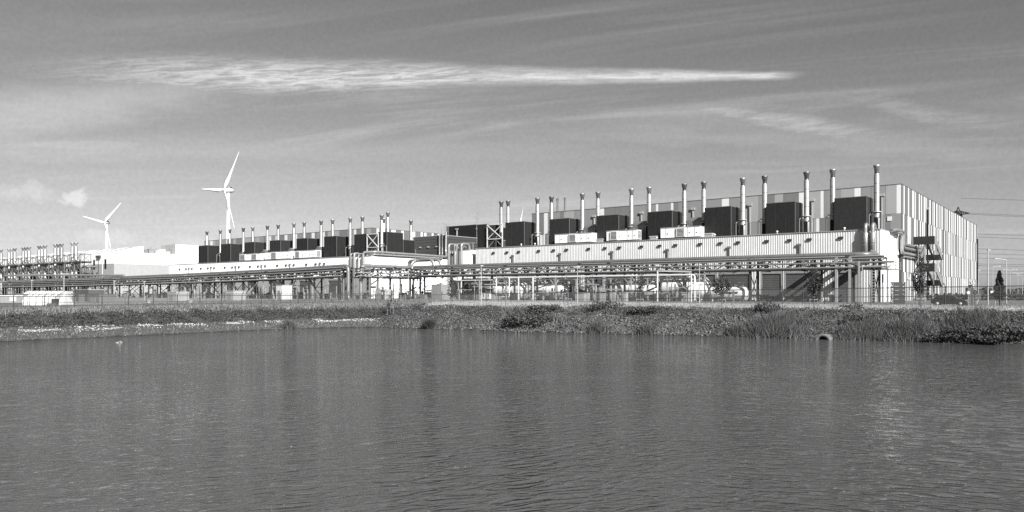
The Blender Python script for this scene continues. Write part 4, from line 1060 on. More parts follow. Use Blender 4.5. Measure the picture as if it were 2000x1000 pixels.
# ------------------------------------------------------------------ fences
def mesh_panel(L, h0, h1, pitch, r, zr):
    b = B(); n = int(L / pitch)
    for i in range(n):
        x = L * (i + .5) / n; b.add([(x - r, 0, h0), (x + r, 0, h0), (x, -r * 1.6, h0), (x - r, 0, h1), (x + r, 0, h1), (x, -r * 1.6, h1)], [(0, 1, 4, 3), (1, 2, 5, 4), (2, 0, 3, 5)])
    k = 8
    for j in range(k):
        z = h0 + (h1 - h0) * j / (k - 1); b.add([(0, 0, z - r), (0, 0, z + r), (0, -r * 1.6, z), (L, 0, z - r), (L, 0, z + r), (L, -r * 1.6, z)], [(0, 1, 4, 3), (1, 2, 5, 4), (2, 0, 3, 5)])
    return b
def fence(label, s0, s1, v0, v1, n, toprail, base, thick, arm, wr=.006):
    o = W(s0, v0, 0); e = W(s1, v1, 0); d = e - o; L = d.length; ang = math.atan2(d.y, d.x)
    t = thing('chain_link_fence', label, 'fence', o, rz=ang)
    step = L / n
    pan = {}
    for i in range(n):
        x = i * step; zt = toprail(x / L); zb = base(x / L)
        b = B(); b.tube([(0, 0, zb), (0, 0, zt + .08)], thick, 6)
        if arm: b.bar((0, 0, zt + .05), (-.28, .12, zt + .62), thick * 1.3)
        b.obj('post', M['wire'], t, (x, 0, 0))
        key = (round(zt, 2), round(zb, 2))
        if key not in pan: pan[key] = mesh_panel(step, zb + .1, zt, .05, wr, 0).mesh('mesh_panel', M['mesh'])
        ob('mesh_panel', pan[key], t, (x, 0, 0))
        b = B(); z2 = toprail((x + step) / L)
        b.bar((x, 0, zt), (x + step, 0, z2), .10); b.bar((x, 0, zt - 1.2), (x + step, 0, z2 - 1.2), .07); b.obj('rail', M['wire'], t)
fence('long chain link fence with angled tops, between the verge and the pipe racks', -73.2, 52, -59, -59, 42, lambda f: 1.42 + (2.62 - 1.42) * min(f / .78, 1), lambda f: -.9 + .6 * f, .05, True)
fence('chain link fence on dark posts along the left bank of the pond', -73.2, -73.2, -59, -156, 28, lambda f: 1.36 - .06 * f, lambda f: -1.0, .06, True, .0045)
fence('second chain link fence with angled tops behind the left bank', -86, -86, -66, -166, 30, lambda f: 1.55, lambda f: -.9, .03, True, .003)

# ------------------------------------------------------------------ street furniture along the verge
def gz(x, y): return float(height(np.array([x]), np.array([y]))[0])
def at(px_, Y):    # ground point seen at a photo column at distance Y
    X = (px_ - 1000) / 1460.6 * Y
    return Vector((X, Y, gz(X, Y)))
def lamp_post(label, px_, Y, h, arm, grp, r=.07):
    p = at(px_, Y); t = thing('lamp_post', label, 'lamp post', (p.x, p.y, p.z - .1), grp, rz=0)
    b = B(); b.tube([(0, 0, 0), (0, 0, h * .45), (0, 0, h)], [r * 1.35, r, r * .7], 8); b.obj('pole', M['galv'], t)
    if arm:
        for a in (arm if isinstance(arm, (list, tuple)) else [arm]):
            b = B(); b.tube([(0, 0, h - .05), (a * .5, 0, h + .08), (a, 0, h + .1)], r * .6, 6); b.obj('arm', M['galv'], t)
            b = B(); b.box(a - .35, a + .35, -.14, .14, h + .06, h + .2); b.obj('lantern', M['pan_light'], t)
    else:
        b = B(); b.box(-.1, .32, -.12, .12, h, h + .16); b.obj('lantern', M['pan_light'], t)
lamp_post('tall lamp post at the right with a small bare head', 1929.5, 109, 8.0, None, 'lamp posts right of the hall', .1)
lamp_post('lamp post with one arm reaching left, right of the spruce', 1965.5, 120, 7.2, -1.6, 'lamp posts right of the hall', .09)
lamp_post('farther lamp post just left of the spruce', 1939, 178, 8.0, 1.5, 'lamp posts right of the hall')
lamp_post('farther two-armed lamp post beyond the one-armed one', 1973, 205, 8.0, [1.7, -1.7], 'lamp posts right of the hall')
lamp_post('distant lamp post near the right edge, arm to the left', 1988, 238, 8.0, [-1.6, 1.2], 'lamp posts right of the hall')
lamp_post('most distant lamp post at the right edge', 1997, 262, 8.0, -1.8, 'lamp posts right of the hall')
lamp_post('thin lamp post against the far corner of the striped facade', 1911, 150, 6.3, None, 'lamp posts right of the hall')
for k, (x, Y, h, lab) in enumerate([(940, 114, 5.9, 'slim pale pole left of the white tanks'), (1128, 114, 5.8, 'slim pale pole between the white tanks'), (1366, 114, 6.1, 'slim pale pole before the right end of the big tanks'),
                                    (798, 150, 6.4, 'slim pole before the bright white end wall'), (1684, 118, 6.0, 'slim pale pole before the rack end')]):
    lamp_post(lab, x, Y, h, None, 'slim poles along the fence', .06)
lamp_post('lamp post with a flat disc head rising behind the white tent', 125, 130, 5.3, [.55, -.2], 'slim poles along the fence', .08)
lamp_post('slim pole behind the left end of the white tent', 62, 135, 4.2, None, 'slim poles along the fence', .06)
lamp_post('slim pale pole under the left rack', 223, 150, 4.1, None, 'slim poles along the fence', .1)
lamp_post('slim pale pole under the left rack, right of another', 282, 150, 4.0, None, 'slim poles along the fence', .08)
p = at(735, 140)
t = thing('floodlight_post', 'leaning post with a square floodlight before the white end wall', 'floodlight', (p.x, p.y, -.6), rz=0)
b = B(); b.tube([(0, 0, 0), (-.45, 0, 3.3)], .06, 6); b.obj('pole', M['steel'], t); b = B(); b.box(-.95, -.2, -.2, .2, 3.2, 3.6); b.obj('lamp_head', M['steel'], t)
for k, x in enumerate((746.5, 796)):
    p = at(x, 146)
    t = thing('marker_pillar', ['dark pillar with a white mark before the white end wall, left of two', 'dark pillar with a white mark before the white end wall, right of two'][k], 'pillar', (p.x, p.y, -.7), 'dark marker pillars', rz=ROT)
    b = B(); b.box(-.28, .28, 0, .4, 0, 2.95 - .15 * k); b.obj('body', M['sign'], t); b = B(); b.box(-.1, .14, -.03, -.003, 2.0, 2.6); b.obj('mark', M['pan_white'], t)
p = at(1894, 103)
t = thing('gate_pillar', 'dark gate pillar at the right of the parked car', 'pillar', (p.x, p.y, p.z - .3), rz=0)
b = B(); b.box(-.45, .45, -.3, .3, 0, 2.75); b.obj('body', M['sign'], t); b = B(); b.box(-.15, .15, -.1, .1, 2.753, 3.1); b.obj('beacon', M['black'], t)
p = at(1908, 116)
t = thing('gate_box', 'dark control box by the gate pillar', 'control box', (p.x, p.y, p.z - .2), rz=0)
b = B(); b.box(-.5, .5, -.3, .3, .9, 1.9); b.obj('case', M['sign'], t); b = B(); b.box(-.06, .06, -.06, .06, 0, .897); b.obj('stand', M['galv'], t)
for k, (x, lab) in enumerate([(1891, 'round traffic sign left of the gate pillar'), (1904, 'round traffic sign right of the gate pillar')]):
    p = at(x, 101)
    t = thing('traffic_sign', lab, 'traffic sign', (p.x, p.y, p.z - .2), 'round traffic signs', rz=0)
    b = B(); b.tube([(0, 0, 0), (0, 0, 2.2)], .035, 6); b.obj('post', M['galv'], t)
    b = B(); b.lathe([(.3, -.06), (.3, -.04)], c=(0, 0, 2.0), n=20, axis='y'); f = b.obj('disc', M['sign_light'], t)
    b = B(); b.lathe([(.2, -.075), (.2, -.062)], c=(0, 0, 2.0), n=20, axis='y'); b.obj('disc_face', M['pan_white'], f)

# wayfinding board with white letters and arrows
p = W(6.0, -40, 0); p.z = -.35
t = thing('direction_board', 'dark direction board with white letters and small arrows by the white end wall', 'sign', p)
bw_ = 2.05
for k in range(5):
    z0 = .42 + (4 - k) * .68
    b = B(); b.box(0, bw_, 0, .28, z0 + .012, z0 + .668); b.obj('panel', M['sign_light' if k < 2 else 'sign'], t)
b = B(); b.box(0, bw_, .02, .26, 0, .41); b.box(-.03, 0, .0, .28, 0, 3.84); b.box(bw_, bw_ + .03, 0, .28, 0, 3.84); b.obj('frame', M['sign'], t)
def glyph(txt, x, z, size):
    cu = bpy.data.curves.new('letter', 'FONT'); cu.body = txt; cu.size = size; cu.extrude = .012; cu.align_x = 'CENTER'; cu.offset = .012; cu.materials.append(M['letter'])
    tmp = bpy.data.objects.new('tmp', cu); col.objects.link(tmp); bpy.context.view_layer.update()
    me = bpy.data.meshes.new_from_object(tmp); bpy.data.objects.remove(tmp); me.name = 'letter'
    o = ob('letter', me, t, (x, -.014, z)); o.rotation_euler = (math.pi / 2, 0, 0)
glyph('D', .25, 3.22, .52); glyph('B', .25, 1.98, .48); glyph('C', .25, .62, .48)
b = B(); b.prism([(.38, 2.55), (.38, 3.0), (.12, 2.78)], 'y', -.02, -.002); b.prism([(.14, 2.6), (.26, 2.6), (.26, 2.72), (.14, 2.72)], 'y', -.02, -.002); b.obj('arrow', M['letter'], t)
b = B(); b.prism([(.36, 1.28), (.36, 1.72), (.10, 1.5)], 'y', -.02, -.002); b.obj('arrow', M['letter'], t)
for k, z in enumerate((3.66, 3.08, 2.48, 1.92)):
    b = B()
    b.prism([(1.72, z - .06), (1.9, z - .06), (1.81, z + .09)] if k < 2 else [(1.76, z + .09), (1.76, z - .09), (1.9, z)], 'y', -.02, -.002); b.obj('arrow', M['letter'], t)

# ------------------------------------------------------------------ parked car
t = thing('parked_car', 'dark hatchback parked behind the fence by the striped hall', 'car', W(14.0, -55.0, .0))
prof = [(0.05, .34), (0.0, .62), (.10, .92), (.42, 1.08), (.75, 1.40), (1.15, 1.475), (1.9, 1.49), (2.5, 1.44), (3.15, 1.02), (3.75, .90), (4.20, .74), (4.32, .52), (4.28, .30), (3.75, .25), (.6, .25)]
def section(w):     # lofted body: narrower roof, rounded sides
    vs = []
    return vs
b = B(); nprof = len(prof); rows = []
for yy in (-1, -.93, -.6, 0, .6, .93, 1):
    row = []
    for x, z in prof:
        tum = 1 - max(0, (z - .9)) * .38; k = 1 if abs(yy) < .95 else .985
        cx = 2.15 + (x - 2.15) * (1 - .035 * abs(yy) ** 4)
        row.append((cx, yy * .88 * tum, .25 + (z - .25) * (1 - .03 * abs(yy) ** 6) * k))
    rows.append(row)
vs = [p_ for r_ in rows for p_ in r_]
fs = [(i * nprof + j, i * nprof + (j + 1) % nprof, (i + 1) * nprof + (j + 1) % nprof, (i + 1) * nprof + j) for i in range(6) for j in range(nprof)]
b.add(vs, fs, True); b.add(rows[0], [tuple(range(nprof))]); b.add(rows[-1], [tuple(range(nprof))[::-1]])
b.obj('body', M['paint_black'], t)
for sy in (-1, 1):
    def side(pts): 
        bb = B(); bb.add([(x, sy * (.885 * (1 - max(0, z - .9) * .38) + .004), z) for x, z in pts] + [(x, sy * (.885 * (1 - max(0, z - .9) * .38) - .05), z) for x, z in pts],
                         [tuple(range(len(pts)))] + [(i, (i + 1) % len(pts), len(pts) + (i + 1) % len(pts), len(pts) + i) for i in range(len(pts))]); return bb
    side([(.55, 1.06), (.88, 1.36), (1.28, 1.41), (1.30, 1.02)]).obj('side_window', M['glass'], t)
    side([(1.36, 1.02), (1.34, 1.415), (2.0, 1.42), (2.02, 1.0)]).obj('side_window', M['glass'], t)
    side([(2.08, 1.0), (2.06, 1.42), (2.46, 1.38), (3.0, 1.03)]).obj('side_window', M['glass'], t)
    for xw in (.82, 3.5):
        b = B(); b.lathe([(.2, -.1), (.31, -.1), (.32, -.06), (.32, .06), (.31, .1), (.2, .1)], c=(xw, sy * .80, .31), n=20, axis='y'); w_ = b.obj('wheel', M['rubber'], t)
        b = B(); b.lathe([(.02, -.108), (.2, -.112), (.2, .112), (.02, .108)], c=(xw, sy * .80, .31), n=14, axis='y'); b.obj('rim', M['galv'], w_)
    b = B(); b.lathe([(.02, -.07), (.12, -.02), (.12, .05)], c=(4.12, sy * .62, .70), n=10, axis='x'); b.obj('headlight', M['lamp'], t)
    b = B(); b.box(.02, .12, sy * .62 - .14, sy * .62 + .14, .82, 1.0); b.obj('tail_light', M['sign'], t)
    b = B(); b.box(2.75, 2.92, min(sy * .9, sy * 1.05), max(sy * .9, sy * 1.05), .98, 1.1); b.obj('mirror', M['paint_black'], t)
b = B(); b.add([(2.56, -.62, 1.42), (2.56, .62, 1.42), (3.12, .74, 1.06), (3.12, -.74, 1.06), (2.5, -.6, 1.36), (2.5, .6, 1.36), (3.05, .72, 1.0), (3.05, -.72, 1.0)], [(0, 1, 2, 3), (4, 7, 6, 5), (0, 4, 5, 1), (1, 5, 6, 2), (2, 6, 7, 3), (3, 7, 4, 0)])
b.obj('windscreen', M['glass'], t)
b = B(); b.box(4.22, 4.33, -.5, .5, .42, .52); b.obj('bumper_plate', M['pan_light'], t)

# ------------------------------------------------------------------ power line: pylon behind the hall and sagging cables
PYL = Vector((358 * 1.0, 600.0, -1.0))
t = thing('pylon', 'lattice pylon whose head shows above the roof edge of the striped hall', 'pylon', PYL, rz=math.radians(-62))
Hp = 71.0
def lat(z0, w0, z1, w1, n):
    b = B()
    for i in range(n):
        a = i / n; c = (i + 1) / n; za, zc_ = z0 + (z1 - z0) * a, z0 + (z1 - z0) * c; wa, wc = w0 + (w1 - w0) * a, w0 + (w1 - w0) * c
        for (sx, sy), (tx, ty) in (((-1, -1), (1, -1)), ((1, -1), (1, 1)), ((1, 1), (-1, 1)), ((-1, 1), (-1, -1))):
            b.bar((sx * wa, sy * wa, za), (sx * wc, sy * wc, zc_), .5); b.bar((sx * wa, sy * wa, za), (tx * wc, ty * wc, zc_), .36)
            b.bar((tx * wa, ty * wa, za), (sx * wc, sy * wc, zc_), .36); b.bar((sx * wc, sy * wc, zc_), (tx * wc, ty * wc, zc_), .36)
    return b
lat(0, 5.0, 46, 2.2, 7).obj('leg_section', M['steel'], t)
lat(46, 2.2, Hp - 4, 1.9, 6).obj('upper_section', M['steel'], t)
for z, w in ((42, 13), (54, 15), (Hp - 6, 9)):
    b = B()
    for sx in (-1, 1):
        for yy in (-1.6, 1.6):
            b.bar((0, yy, z), (sx * w, 0, z + .6), .5); b.bar((0, yy, z + 3.4), (sx * w, 0, z + .6), .5)
        for i in range(1, 5):
            f = i / 5; b.bar((sx * w * f, 1.6 * (1 - f), z + .6 * f), (sx * w * f, 1.6 * (1 - f), z + 3.4 - 2.8 * f), .36); b.bar((sx * w * f, -1.6 * (1 - f), z + .6 * f), (sx * w * f, 1.6 * (1 - f), z + .6 * f), .36)
    b.obj('crossarm', M['steel'], t)
b = B(); b.bar((-1.8, 0, Hp - 4), (0, 0, Hp + .5), .5); b.bar((1.8, 0, Hp - 4), (0, 0, Hp + .5), .5); b.obj('peak', M['steel'], t)
P_END = Vector((760.0, 560.0, 0))
levels = [(64.5, 58.5, 5), (66.0, 60.5, 5), (47.5, 44.0, 5), (49.0, 45.8, 4), (37.5, 34.5, 4), (34.0, 31.0, 4), (29.5, 29.8, 3), (25.0, 27.5, 3), (24.0, 23.0, 3), (77.0, 72.5, 4), (19.5, 24.0, 3), (17.0, 21.0, 3)]
for k, (z0, z1, sag) in enumerate(levels):
    o = PYL.copy(); o.z = z0
    pts = []
    for i in range(17):
        f = i / 16; q_ = PYL.lerp(P_END, f); pts.append(Vector((q_.x, q_.y + (k % 3) * 4 - 4, z0 + (z1 - z0) * f - sag * 4 * f * (1 - f))) - o)
    c = B(); c.tube(pts, .23, 4, caps=False); cb = c.obj('power_cable', M['cable'], None, o)
    tag(cb, f'sagging power cable at the right, {ORD[k]} in the order of the bundles', 'power cable', 'power cables at the right edge')

# ------------------------------------------------------------------ wind turbines
def turbine(label, px_, Y, hub, R, k_yaw, a0, blade_dir=1, tw=1.0):
    X = (px_ - 1000) / 1460.6 * Y
    view = math.atan2(X, Y)
    t = thing('wind_turbine', label, 'wind turbine', (X, Y, -1), 'wind turbines on the horizon', rz=0)
    yaw = math.acos(k_yaw)
    right = Vector((math.cos(view), -math.sin(view), 0)); to_cam = Vector((-math.sin(view), -math.cos(view), 0))
    nd = (to_cam * math.cos(yaw) - right * math.sin(yaw)).normalized()      # the rotor looks half left of the viewer
    side = Vector((-nd.y, nd.x, 0)); side = side if side.dot(right) > 0 else -side
    top = hub + 1
    b = B(); b.tube([(0, 0, 0), (0, 0, top * .4), (0, 0, top * .75), (0, 0, top - 2.2)], [2.6 * tw, 2.05 * tw, 1.6 * tw, 1.25 * tw], 20); b.obj('tower', M['turbine'], t)
    # egg-shaped nacelle along nd
    b = B(); b.lathe([(.01, -6.2), (1.3, -5.3), (2.2, -3.2), (2.75, 0), (2.75, 2.2), (2.35, 4.0), (1.6, 5.2), (.8, 5.9), (.01, 6.1)], n=18, axis='y')
    na = b.obj('nacelle', M['nacelle'], t, (0, 0, top)); na.rotation_euler = (0, 0, math.atan2(nd.y, nd.x) - math.pi / 2)
    b = B(); b.box(-.5, .5, -3.4, -2.2, 2.0, 3.4); b.obj('cooler', M['steel'], na)
    hubp = nd * 4.0 + Vector((0, 0, top))
    for i in range(3):
        a = a0 + i * 2 * math.pi / 3
        rad = side * math.cos(a) + Vector((0, 0, 1)) * math.sin(a); ch = nd.cross(rad).normalized()
        st = [(.03, 1.1, 1.1), (.07, 1.2, 1.0), (.14, 2.3, .75), (.22, 2.25, .55), (.45, 1.55, .32), (.7, 1.0, .2), (.9, .62, .12), (.98, .35, .07), (1.0, .08, .04)]
        vs = []
        for f, c_, th in st:
            tw_ = math.radians(34 * (1 - f) ** 1.5 + 8); cd = ch * math.cos(tw_) + nd * math.sin(tw_); td = rad.cross(cd).normalized()
            for q0, q1 in ((-.35, 0), (-.1, .5), (.3, .35), (.65, 0), (.3, -.3), (-.1, -.45)):
                vs.append(hubp + rad * (R * f) + cd * (q0 * c_ * 2) + td * (q1 * th * 2))
        fs = [(j * 6 + m_, j * 6 + (m_ + 1) % 6, (j + 1) * 6 + (m_ + 1) % 6, (j + 1) * 6 + m_) for j in range(len(st) - 1) for m_ in range(6)] + [tuple(range(5, -1, -1)), tuple(range(len(vs) - 6, len(vs)))]
        b = B(); b.add(vs, fs, True); b.obj('blade', M['turbine'], t)
turbine('big white wind turbine rising behind the middle stacks', 446, 715, 99.5, 41.5, .52, math.radians(54))
turbine('smaller white wind turbine behind the factory roof at the left', 208.5, 1150, 109, 42, .74, math.radians(45), tw=1.15)
turbine('tiny wind turbine, only its blades showing above a dark housing', 1019, 1900, 181, 40, .6, math.radians(72))

# ------------------------------------------------------------------ stacks in lattice frames at the left
def lattice(label, xs, Y_v, ztop, s0, s1):
    t = thing('stack_frame', label, 'lattice frame', W(s1, Y_v, -1), 'lattice stack frames at the left')
    L = s1 - s0; D = 4.2
    for x in (-L, -L * .55, 0):
        for y in (0, D): b = B(); b.bar((x, y, 0), (x, y, 20.5), .26); b.obj('post', M['steel_mid'], t)
    for z in (6.5, 12.4, 16.6, 20.4):
        for y in (0, D): b = B(); b.bar((-L - .9, y, z), (.9, y, z), .26 if z != 16.6 else .4); b.obj('beam', M['steel_mid'], t)
        for x in (-L, 0): b = B(); b.bar((x, 0, z), (x, D, z), .2); b.obj('beam', M['steel_mid'], t)
    for (z0, z1) in ((6.5, 12.4), (12.4, 16.6), (16.6, 20.4)):
        for a, c in ((-L, -L * .55), (-L * .55, 0)):
            b = B(); b.bar((a, -.05, z0), (c, -.05, z1), .17); b.bar((a, .05, z1), (c, .05, z0), .17); b.obj('brace', M['steel_mid'], t)
        b = B(); b.bar((0, 0, z0), (0, D, z1), .16); b.bar((0, D, z0), (0, 0, z1), .16); b.obj('side_brace', M['steel_mid'], t)
    b = B(); b.box(-L - .8, .8, -.9, D + .4, 16.9, 17.05); b.obj('platform', M['steel_mid'], t)
    b = B(); b.tube(rounded([(-L * .2, D / 2, 12), (-L * .2, D / 2, 14.6), (1.4, D / 2, 14.6), (1.4, D / 2 + 4, 14.6)], .8), .5, 8); b.obj('duct', M['alu_dull'], t)
    for k, s in enumerate(xs):
        e = thing('boiler_stack', f'{["left", "middle", "right"][k] if len(xs) == 3 else ["left", "right"][k]} slim stack inside the {label.split(",")[0].replace("lattice frame round ", "")}', 'exhaust stack', W(s, Y_v + D * .5, -1), 'slim stacks in lattice frames')
        b = B(); b.lathe([(.74, 0), (.74, 24.2), (.6, 24.3)], n=12); b.obj('shaft', M['alu'], e)
        b = B(); b.lathe([(.45, 24.25), (.45, 24.7), (.95, 25.7), (.95, 26.0), (.6, 26.0)], n=12); b.obj('cowl', M['cowl'], e)
        for z in (9, 14, 19): b = B(); b.lathe([(.75, z), (.80, z + .02), (.80, z + .15), (.75, z + .17)], n=12); b.obj('seam_band', M['alu_dull'], e)
gr = [([141, 148], 136, 158), ([107.5, 113.5, 120], 103.5, 126), ([76, 81.5, 88], 72, 95), ([45, 50.5, 56.5], 41, 64), ([17.3, 22.5, 28.5], 13.5, 36), ([-9, -3.5, 2.0], -13, 9)]
for k, (xs, a, c) in enumerate(gr):
    lattice(f'lattice frame round {["the pair of stacks nearest the factory gable", "the first three stacks left of the pair", "the second trio of stacks", "the third trio of stacks", "the fourth trio of stacks", "the last trio cut by the frame edge"][k]}, left of the white factory' if k == 0 else f'lattice frame round {["", "the first trio of stacks", "the second trio of stacks", "the third trio of stacks", "the fourth trio of stacks", "the trio at the picture edge"][k]}, counted from the factory gable',
            [s_on(x, -22) for x in xs], -24, 25, s_on(a, -24), s_on(c, -24))
# pale pipes in front of them
pipe('pale pipe bending down before the lattice frames, right of its twin', [(-260, -37, 8.3), (-345, -37, 9.6), (-368.0, -37, 9.6), (-368.0, -37, 7.0)], .42, M['alu'], bend=1.6)
pipe('pale pipe bending down before the lattice frames, left of its twin', [(-345, -36, 9.9), (-383, -36, 9.9), (-388.0, -36, 9.9), (-388.0, -36, 6.6)], .42, M['alu'], bend=1.6)
pipe('pale pipe running off the left edge of the picture', [(-352, -45.5, 6.4), (-392, -45.5, 7.4), (-440, -45.5, 7.4)], .5, M['alu'], bend=1.6)

# tent, trailer and cabins at the left
p = at(90, 128)
t = thing('storage_tent', 'long white storage tent with ribbed sides at the left', 'tent', (p.x, p.y, -.7), rz=math.radians(-10))
hw = 4.1
sec = [(-1.6, 0), (-1.6, 1.7), (0, 2.75), (1.6, 2.75), (1.6, 0)]
b = B(); b.prism([(-1.7, 0), (-1.65, 1.75), (0.6, 2.75), (1.9, 2.7), (2.0, 0)], 'x', -hw, hw - .8); b.obj('cover', M['white'], t)
b = B(); b.add([(hw - .79, -1.68, 0), (hw - .79, -1.63, 1.75), (hw - .79, .6, 2.75), (hw - .79, 1.9, 2.7), (hw - .79, 2, 0), (hw + .3, -1.3, 0), (hw + .3, 1.7, 0)], [(0, 1, 2, 5), (2, 3, 4, 6), (2, 6, 5), (0, 5, 6, 4)]); b.obj('end_flap', M['offwhite'], t)
for i in range(7):
    x = -hw + .05 + i * (2 * hw - .9) / 6
    b = B(); b.bar((x, -1.72, 0), (x, -1.68, 1.78), .09); b.bar((x, -1.68, 1.78), (x, .58, 2.8), .09); b.obj('rib', M['steel_mid'], t)
p = at(102, 118)
t = thing('generator_cart', 'small dark machine standing before the white tent', 'machine', (p.x, p.y, -.8), rz=0)
b = B(); b.box(-.9, .5, 0, .9, 0, .9); b.obj('body', M['sign'], t); b = B(); b.box(-.2, .6, .1, .8, .903, 1.6); b.obj('hood', M['black'], t)
p = at(17, 126)
t = thing('site_cabin', 'pale site cabin at the left edge behind the fence', 'cabin', (p.x, p.y, -.8), rz=math.radians(-8))
b = B(); b.box(-2.6, 1.6, 0, 2.4, .8, 2.0); b.obj('body', M['pan_light'], t); b = B(); b.box(-2.6, 1.6, -.03, 2.4, .1, .797); b.obj('skirt', M['sign'], t)
b = B(); b.box(-2.7, 1.7, -.1, 2.5, 2.003, 2.1); b.obj('roof', M['white'], t); b = B(); b.box(.2, 1.4, -.04, -.003, 1.15, 1.85); b.obj('notice', M['pan_white'], t)
p = at(40, 127)
t = thing('site_cabin', 'dark grey container left of the white tent', 'container', (p.x, p.y, -.8), rz=math.radians(-8))
b = B(); b.box(-.9, .9, 0, 2.4, 0, 2.4); b.obj('body', M['pan_mid'], t)
for i in range(6): b = B(); b.box(-.85 + i * .3, -.72 + i * .3, -.05, -.003, .1, 2.3); b.obj('rib', M['pan_mid'], t)
for k, (x, Y, w, d, h, m, lab) in enumerate([(182, 140, 5.0, 3, 2.2, 'steel_mid', 'low grey shed right of the white tent'), (160, 150, 6, 3, 3.1, 'sign', 'dark shed behind the white tent'), (285, 140, 1.1, .6, 1.0, 'offwhite', 'small white notice box on the bank'), (368, 138, .9, .5, 1.1, 'offwhite', 'small white electrical box near the upright pipes'),
                                              (545, 150, 2.0, 2.4, 4.0, 'offwhite', 'white kiosk under the left rack'), (335, 165, 4, 3, 2.7, 'pan_light', 'pale plant cabin under the left rack'), (448, 165, 3.2, 3, 2.9, 'pan_light', 'pale plant cabin right of the upright pipes'), (563, 150, 1.1, .5, .9, 'black', 'little black box before the grey doors'), (742, 160, 2.4, 2, 3.2, 'pan_light', 'light cabinet against the white end wall'), (852, 176, 3.2, 3, 4.4, 'pan_mid', 'pale cabin behind the link rack posts')]):
    p = at(x, Y)
    t = thing('equipment_cabin', lab, 'cabin', (p.x, p.y, -.8), rz=ROT)
    b = B(); b.box(-w / 2, w / 2, 0, d, 0, h); b.obj('body', M[m], t); b = B(); b.box(-w / 2 - .06, w / 2 + .06, -.06, d + .06, h + .003, h + .12); b.obj('lid', M['pan_light'], t)
    b = B(); b.box(-w * .25, w * .2, -.05, -.002, h * .1, h * .75); b.obj('door', M['pan_mid'], t)

# ------------------------------------------------------------------ trees and plants
def leaf_cloud(n, centre, size, rad, clumps, rs, flat=.0):
    """n loose leaves gathered in clumps through an ellipsoid crown"""
    c = rs.normal(size=(clumps, 3)); c /= np.linalg.norm(c, axis=1)[:, None] + 1e-9
    c *= (rs.random((clumps, 1)) ** .45)
    k = rs.integers(0, clumps, n)
    p = c[k] + rs.normal(size=(n, 3)) * .17
    p = p * np.array(rad) + np.array(centre)
    a = rs.normal(size=(n, 3)); a /= np.linalg.norm(a, axis=1)[:, None]
    b = np.cross(a, rs.normal(size=(n, 3))); b /= np.linalg.norm(b, axis=1)[:, None] + 1e-9
    s = (size * (.6 + .8 * rs.random(n)))[:, None]
    return np.stack([p - a * s * .5, p + b * s * .33, p + a * s * .55, p - b * s * .33], 1)
def sapling(label, px_, Y, h, crown_w, crown_lo, n, group='staked young trees on the verge', lean=0.0, stakes=True, seed=1, zoff=0.0, clumps=26):
    rs = np.random.default_rng(seed); r = random.Random(seed)
    p = at(px_, Y); t = thing('young_tree', label, 'tree', (p.x, p.y, p.z + zoff), group, rz=0)
    b = B(); b.tube([(0, 0, -.2), (lean * .3, 0, h * .35), (lean * .7, .05, h * .7), (lean, 0, h * .97)], [.055, .045, .03, .012], 7)
    tk = b.obj('trunk', M['bark'], t)
    for i in range(9):
        z = h * (crown_lo + (0.9 - crown_lo) * (i + .3) / 9); a = r.uniform(0, 6.28); L = crown_w * .5 * r.uniform(.6, 1.0) * (1 - .5 * i / 9)
        b = B(); b.tube([(lean * z / h, 0, z), (lean * z / h + math.cos(a) * L * .5, math.sin(a) * L * .5, z + .25), (lean * z / h + math.cos(a) * L, math.sin(a) * L, z + .6)], [.022, .015, .006], 5); b.obj('limb', M['bark'], tk)
    cz = h * (crown_lo + 1) / 2
    P = leaf_cloud(n, (lean * .7, 0, cz), .17, (crown_w / 2, crown_w / 2, h * (1 - crown_lo) / 2), clumps, rs)
    ob('crown', tri_object('crown', P, M['leaf']), t)
    if stakes:
        for sx in (-.42, .42):
            b = B(); b.tube([(sx, .1, -.2), (sx, .1, 1.25)], .04, 6); b.obj('stake', M['wood'], t)
        b = B(); b.bar((-.45, .1, 1.15), (.45, .1, 1.15), .07); b.obj('tie_bar', M['wood'], t)
sapling('bushy staked young tree in front of the gap between the two right tanks', 1410, 84, 3.95, 1.75, .32, 1100, seed=3)
sapling('tall slim staked young tree before the shaded roller doors', 1590, 80.5, 4.4, 1.65, .28, 1300, seed=4)
sapling('staked young tree standing before the escape stairs', 1799, 77, 4.4, 1.7, .30, 900, seed=5, lean=.1)
sapling('thin staked young tree with few leaves, left of the white meter cabinets', 987, 94, 4.3, 1.3, .35, 130, seed=6, clumps=10)
sapling('ragged staked young tree before the round end of the second tank', 1110, 91, 4.35, 1.2, .28, 300, seed=7, lean=-.2, clumps=16)
sapling('spindly staked young tree in front of the long tank', 1250, 88, 4.5, 1.2, .25, 330, seed=8, lean=.12, clumps=16)
sapling('feathery young tree before the dark gap left of the switchgear cabin', 881, 99, 4.5, 1.6, .30, 420, seed=9, clumps=18)
sapling('thin young tree before the bright white end wall', 762, 104, 4.2, 1.9, .22, 300, seed=10, lean=.2, clumps=16)
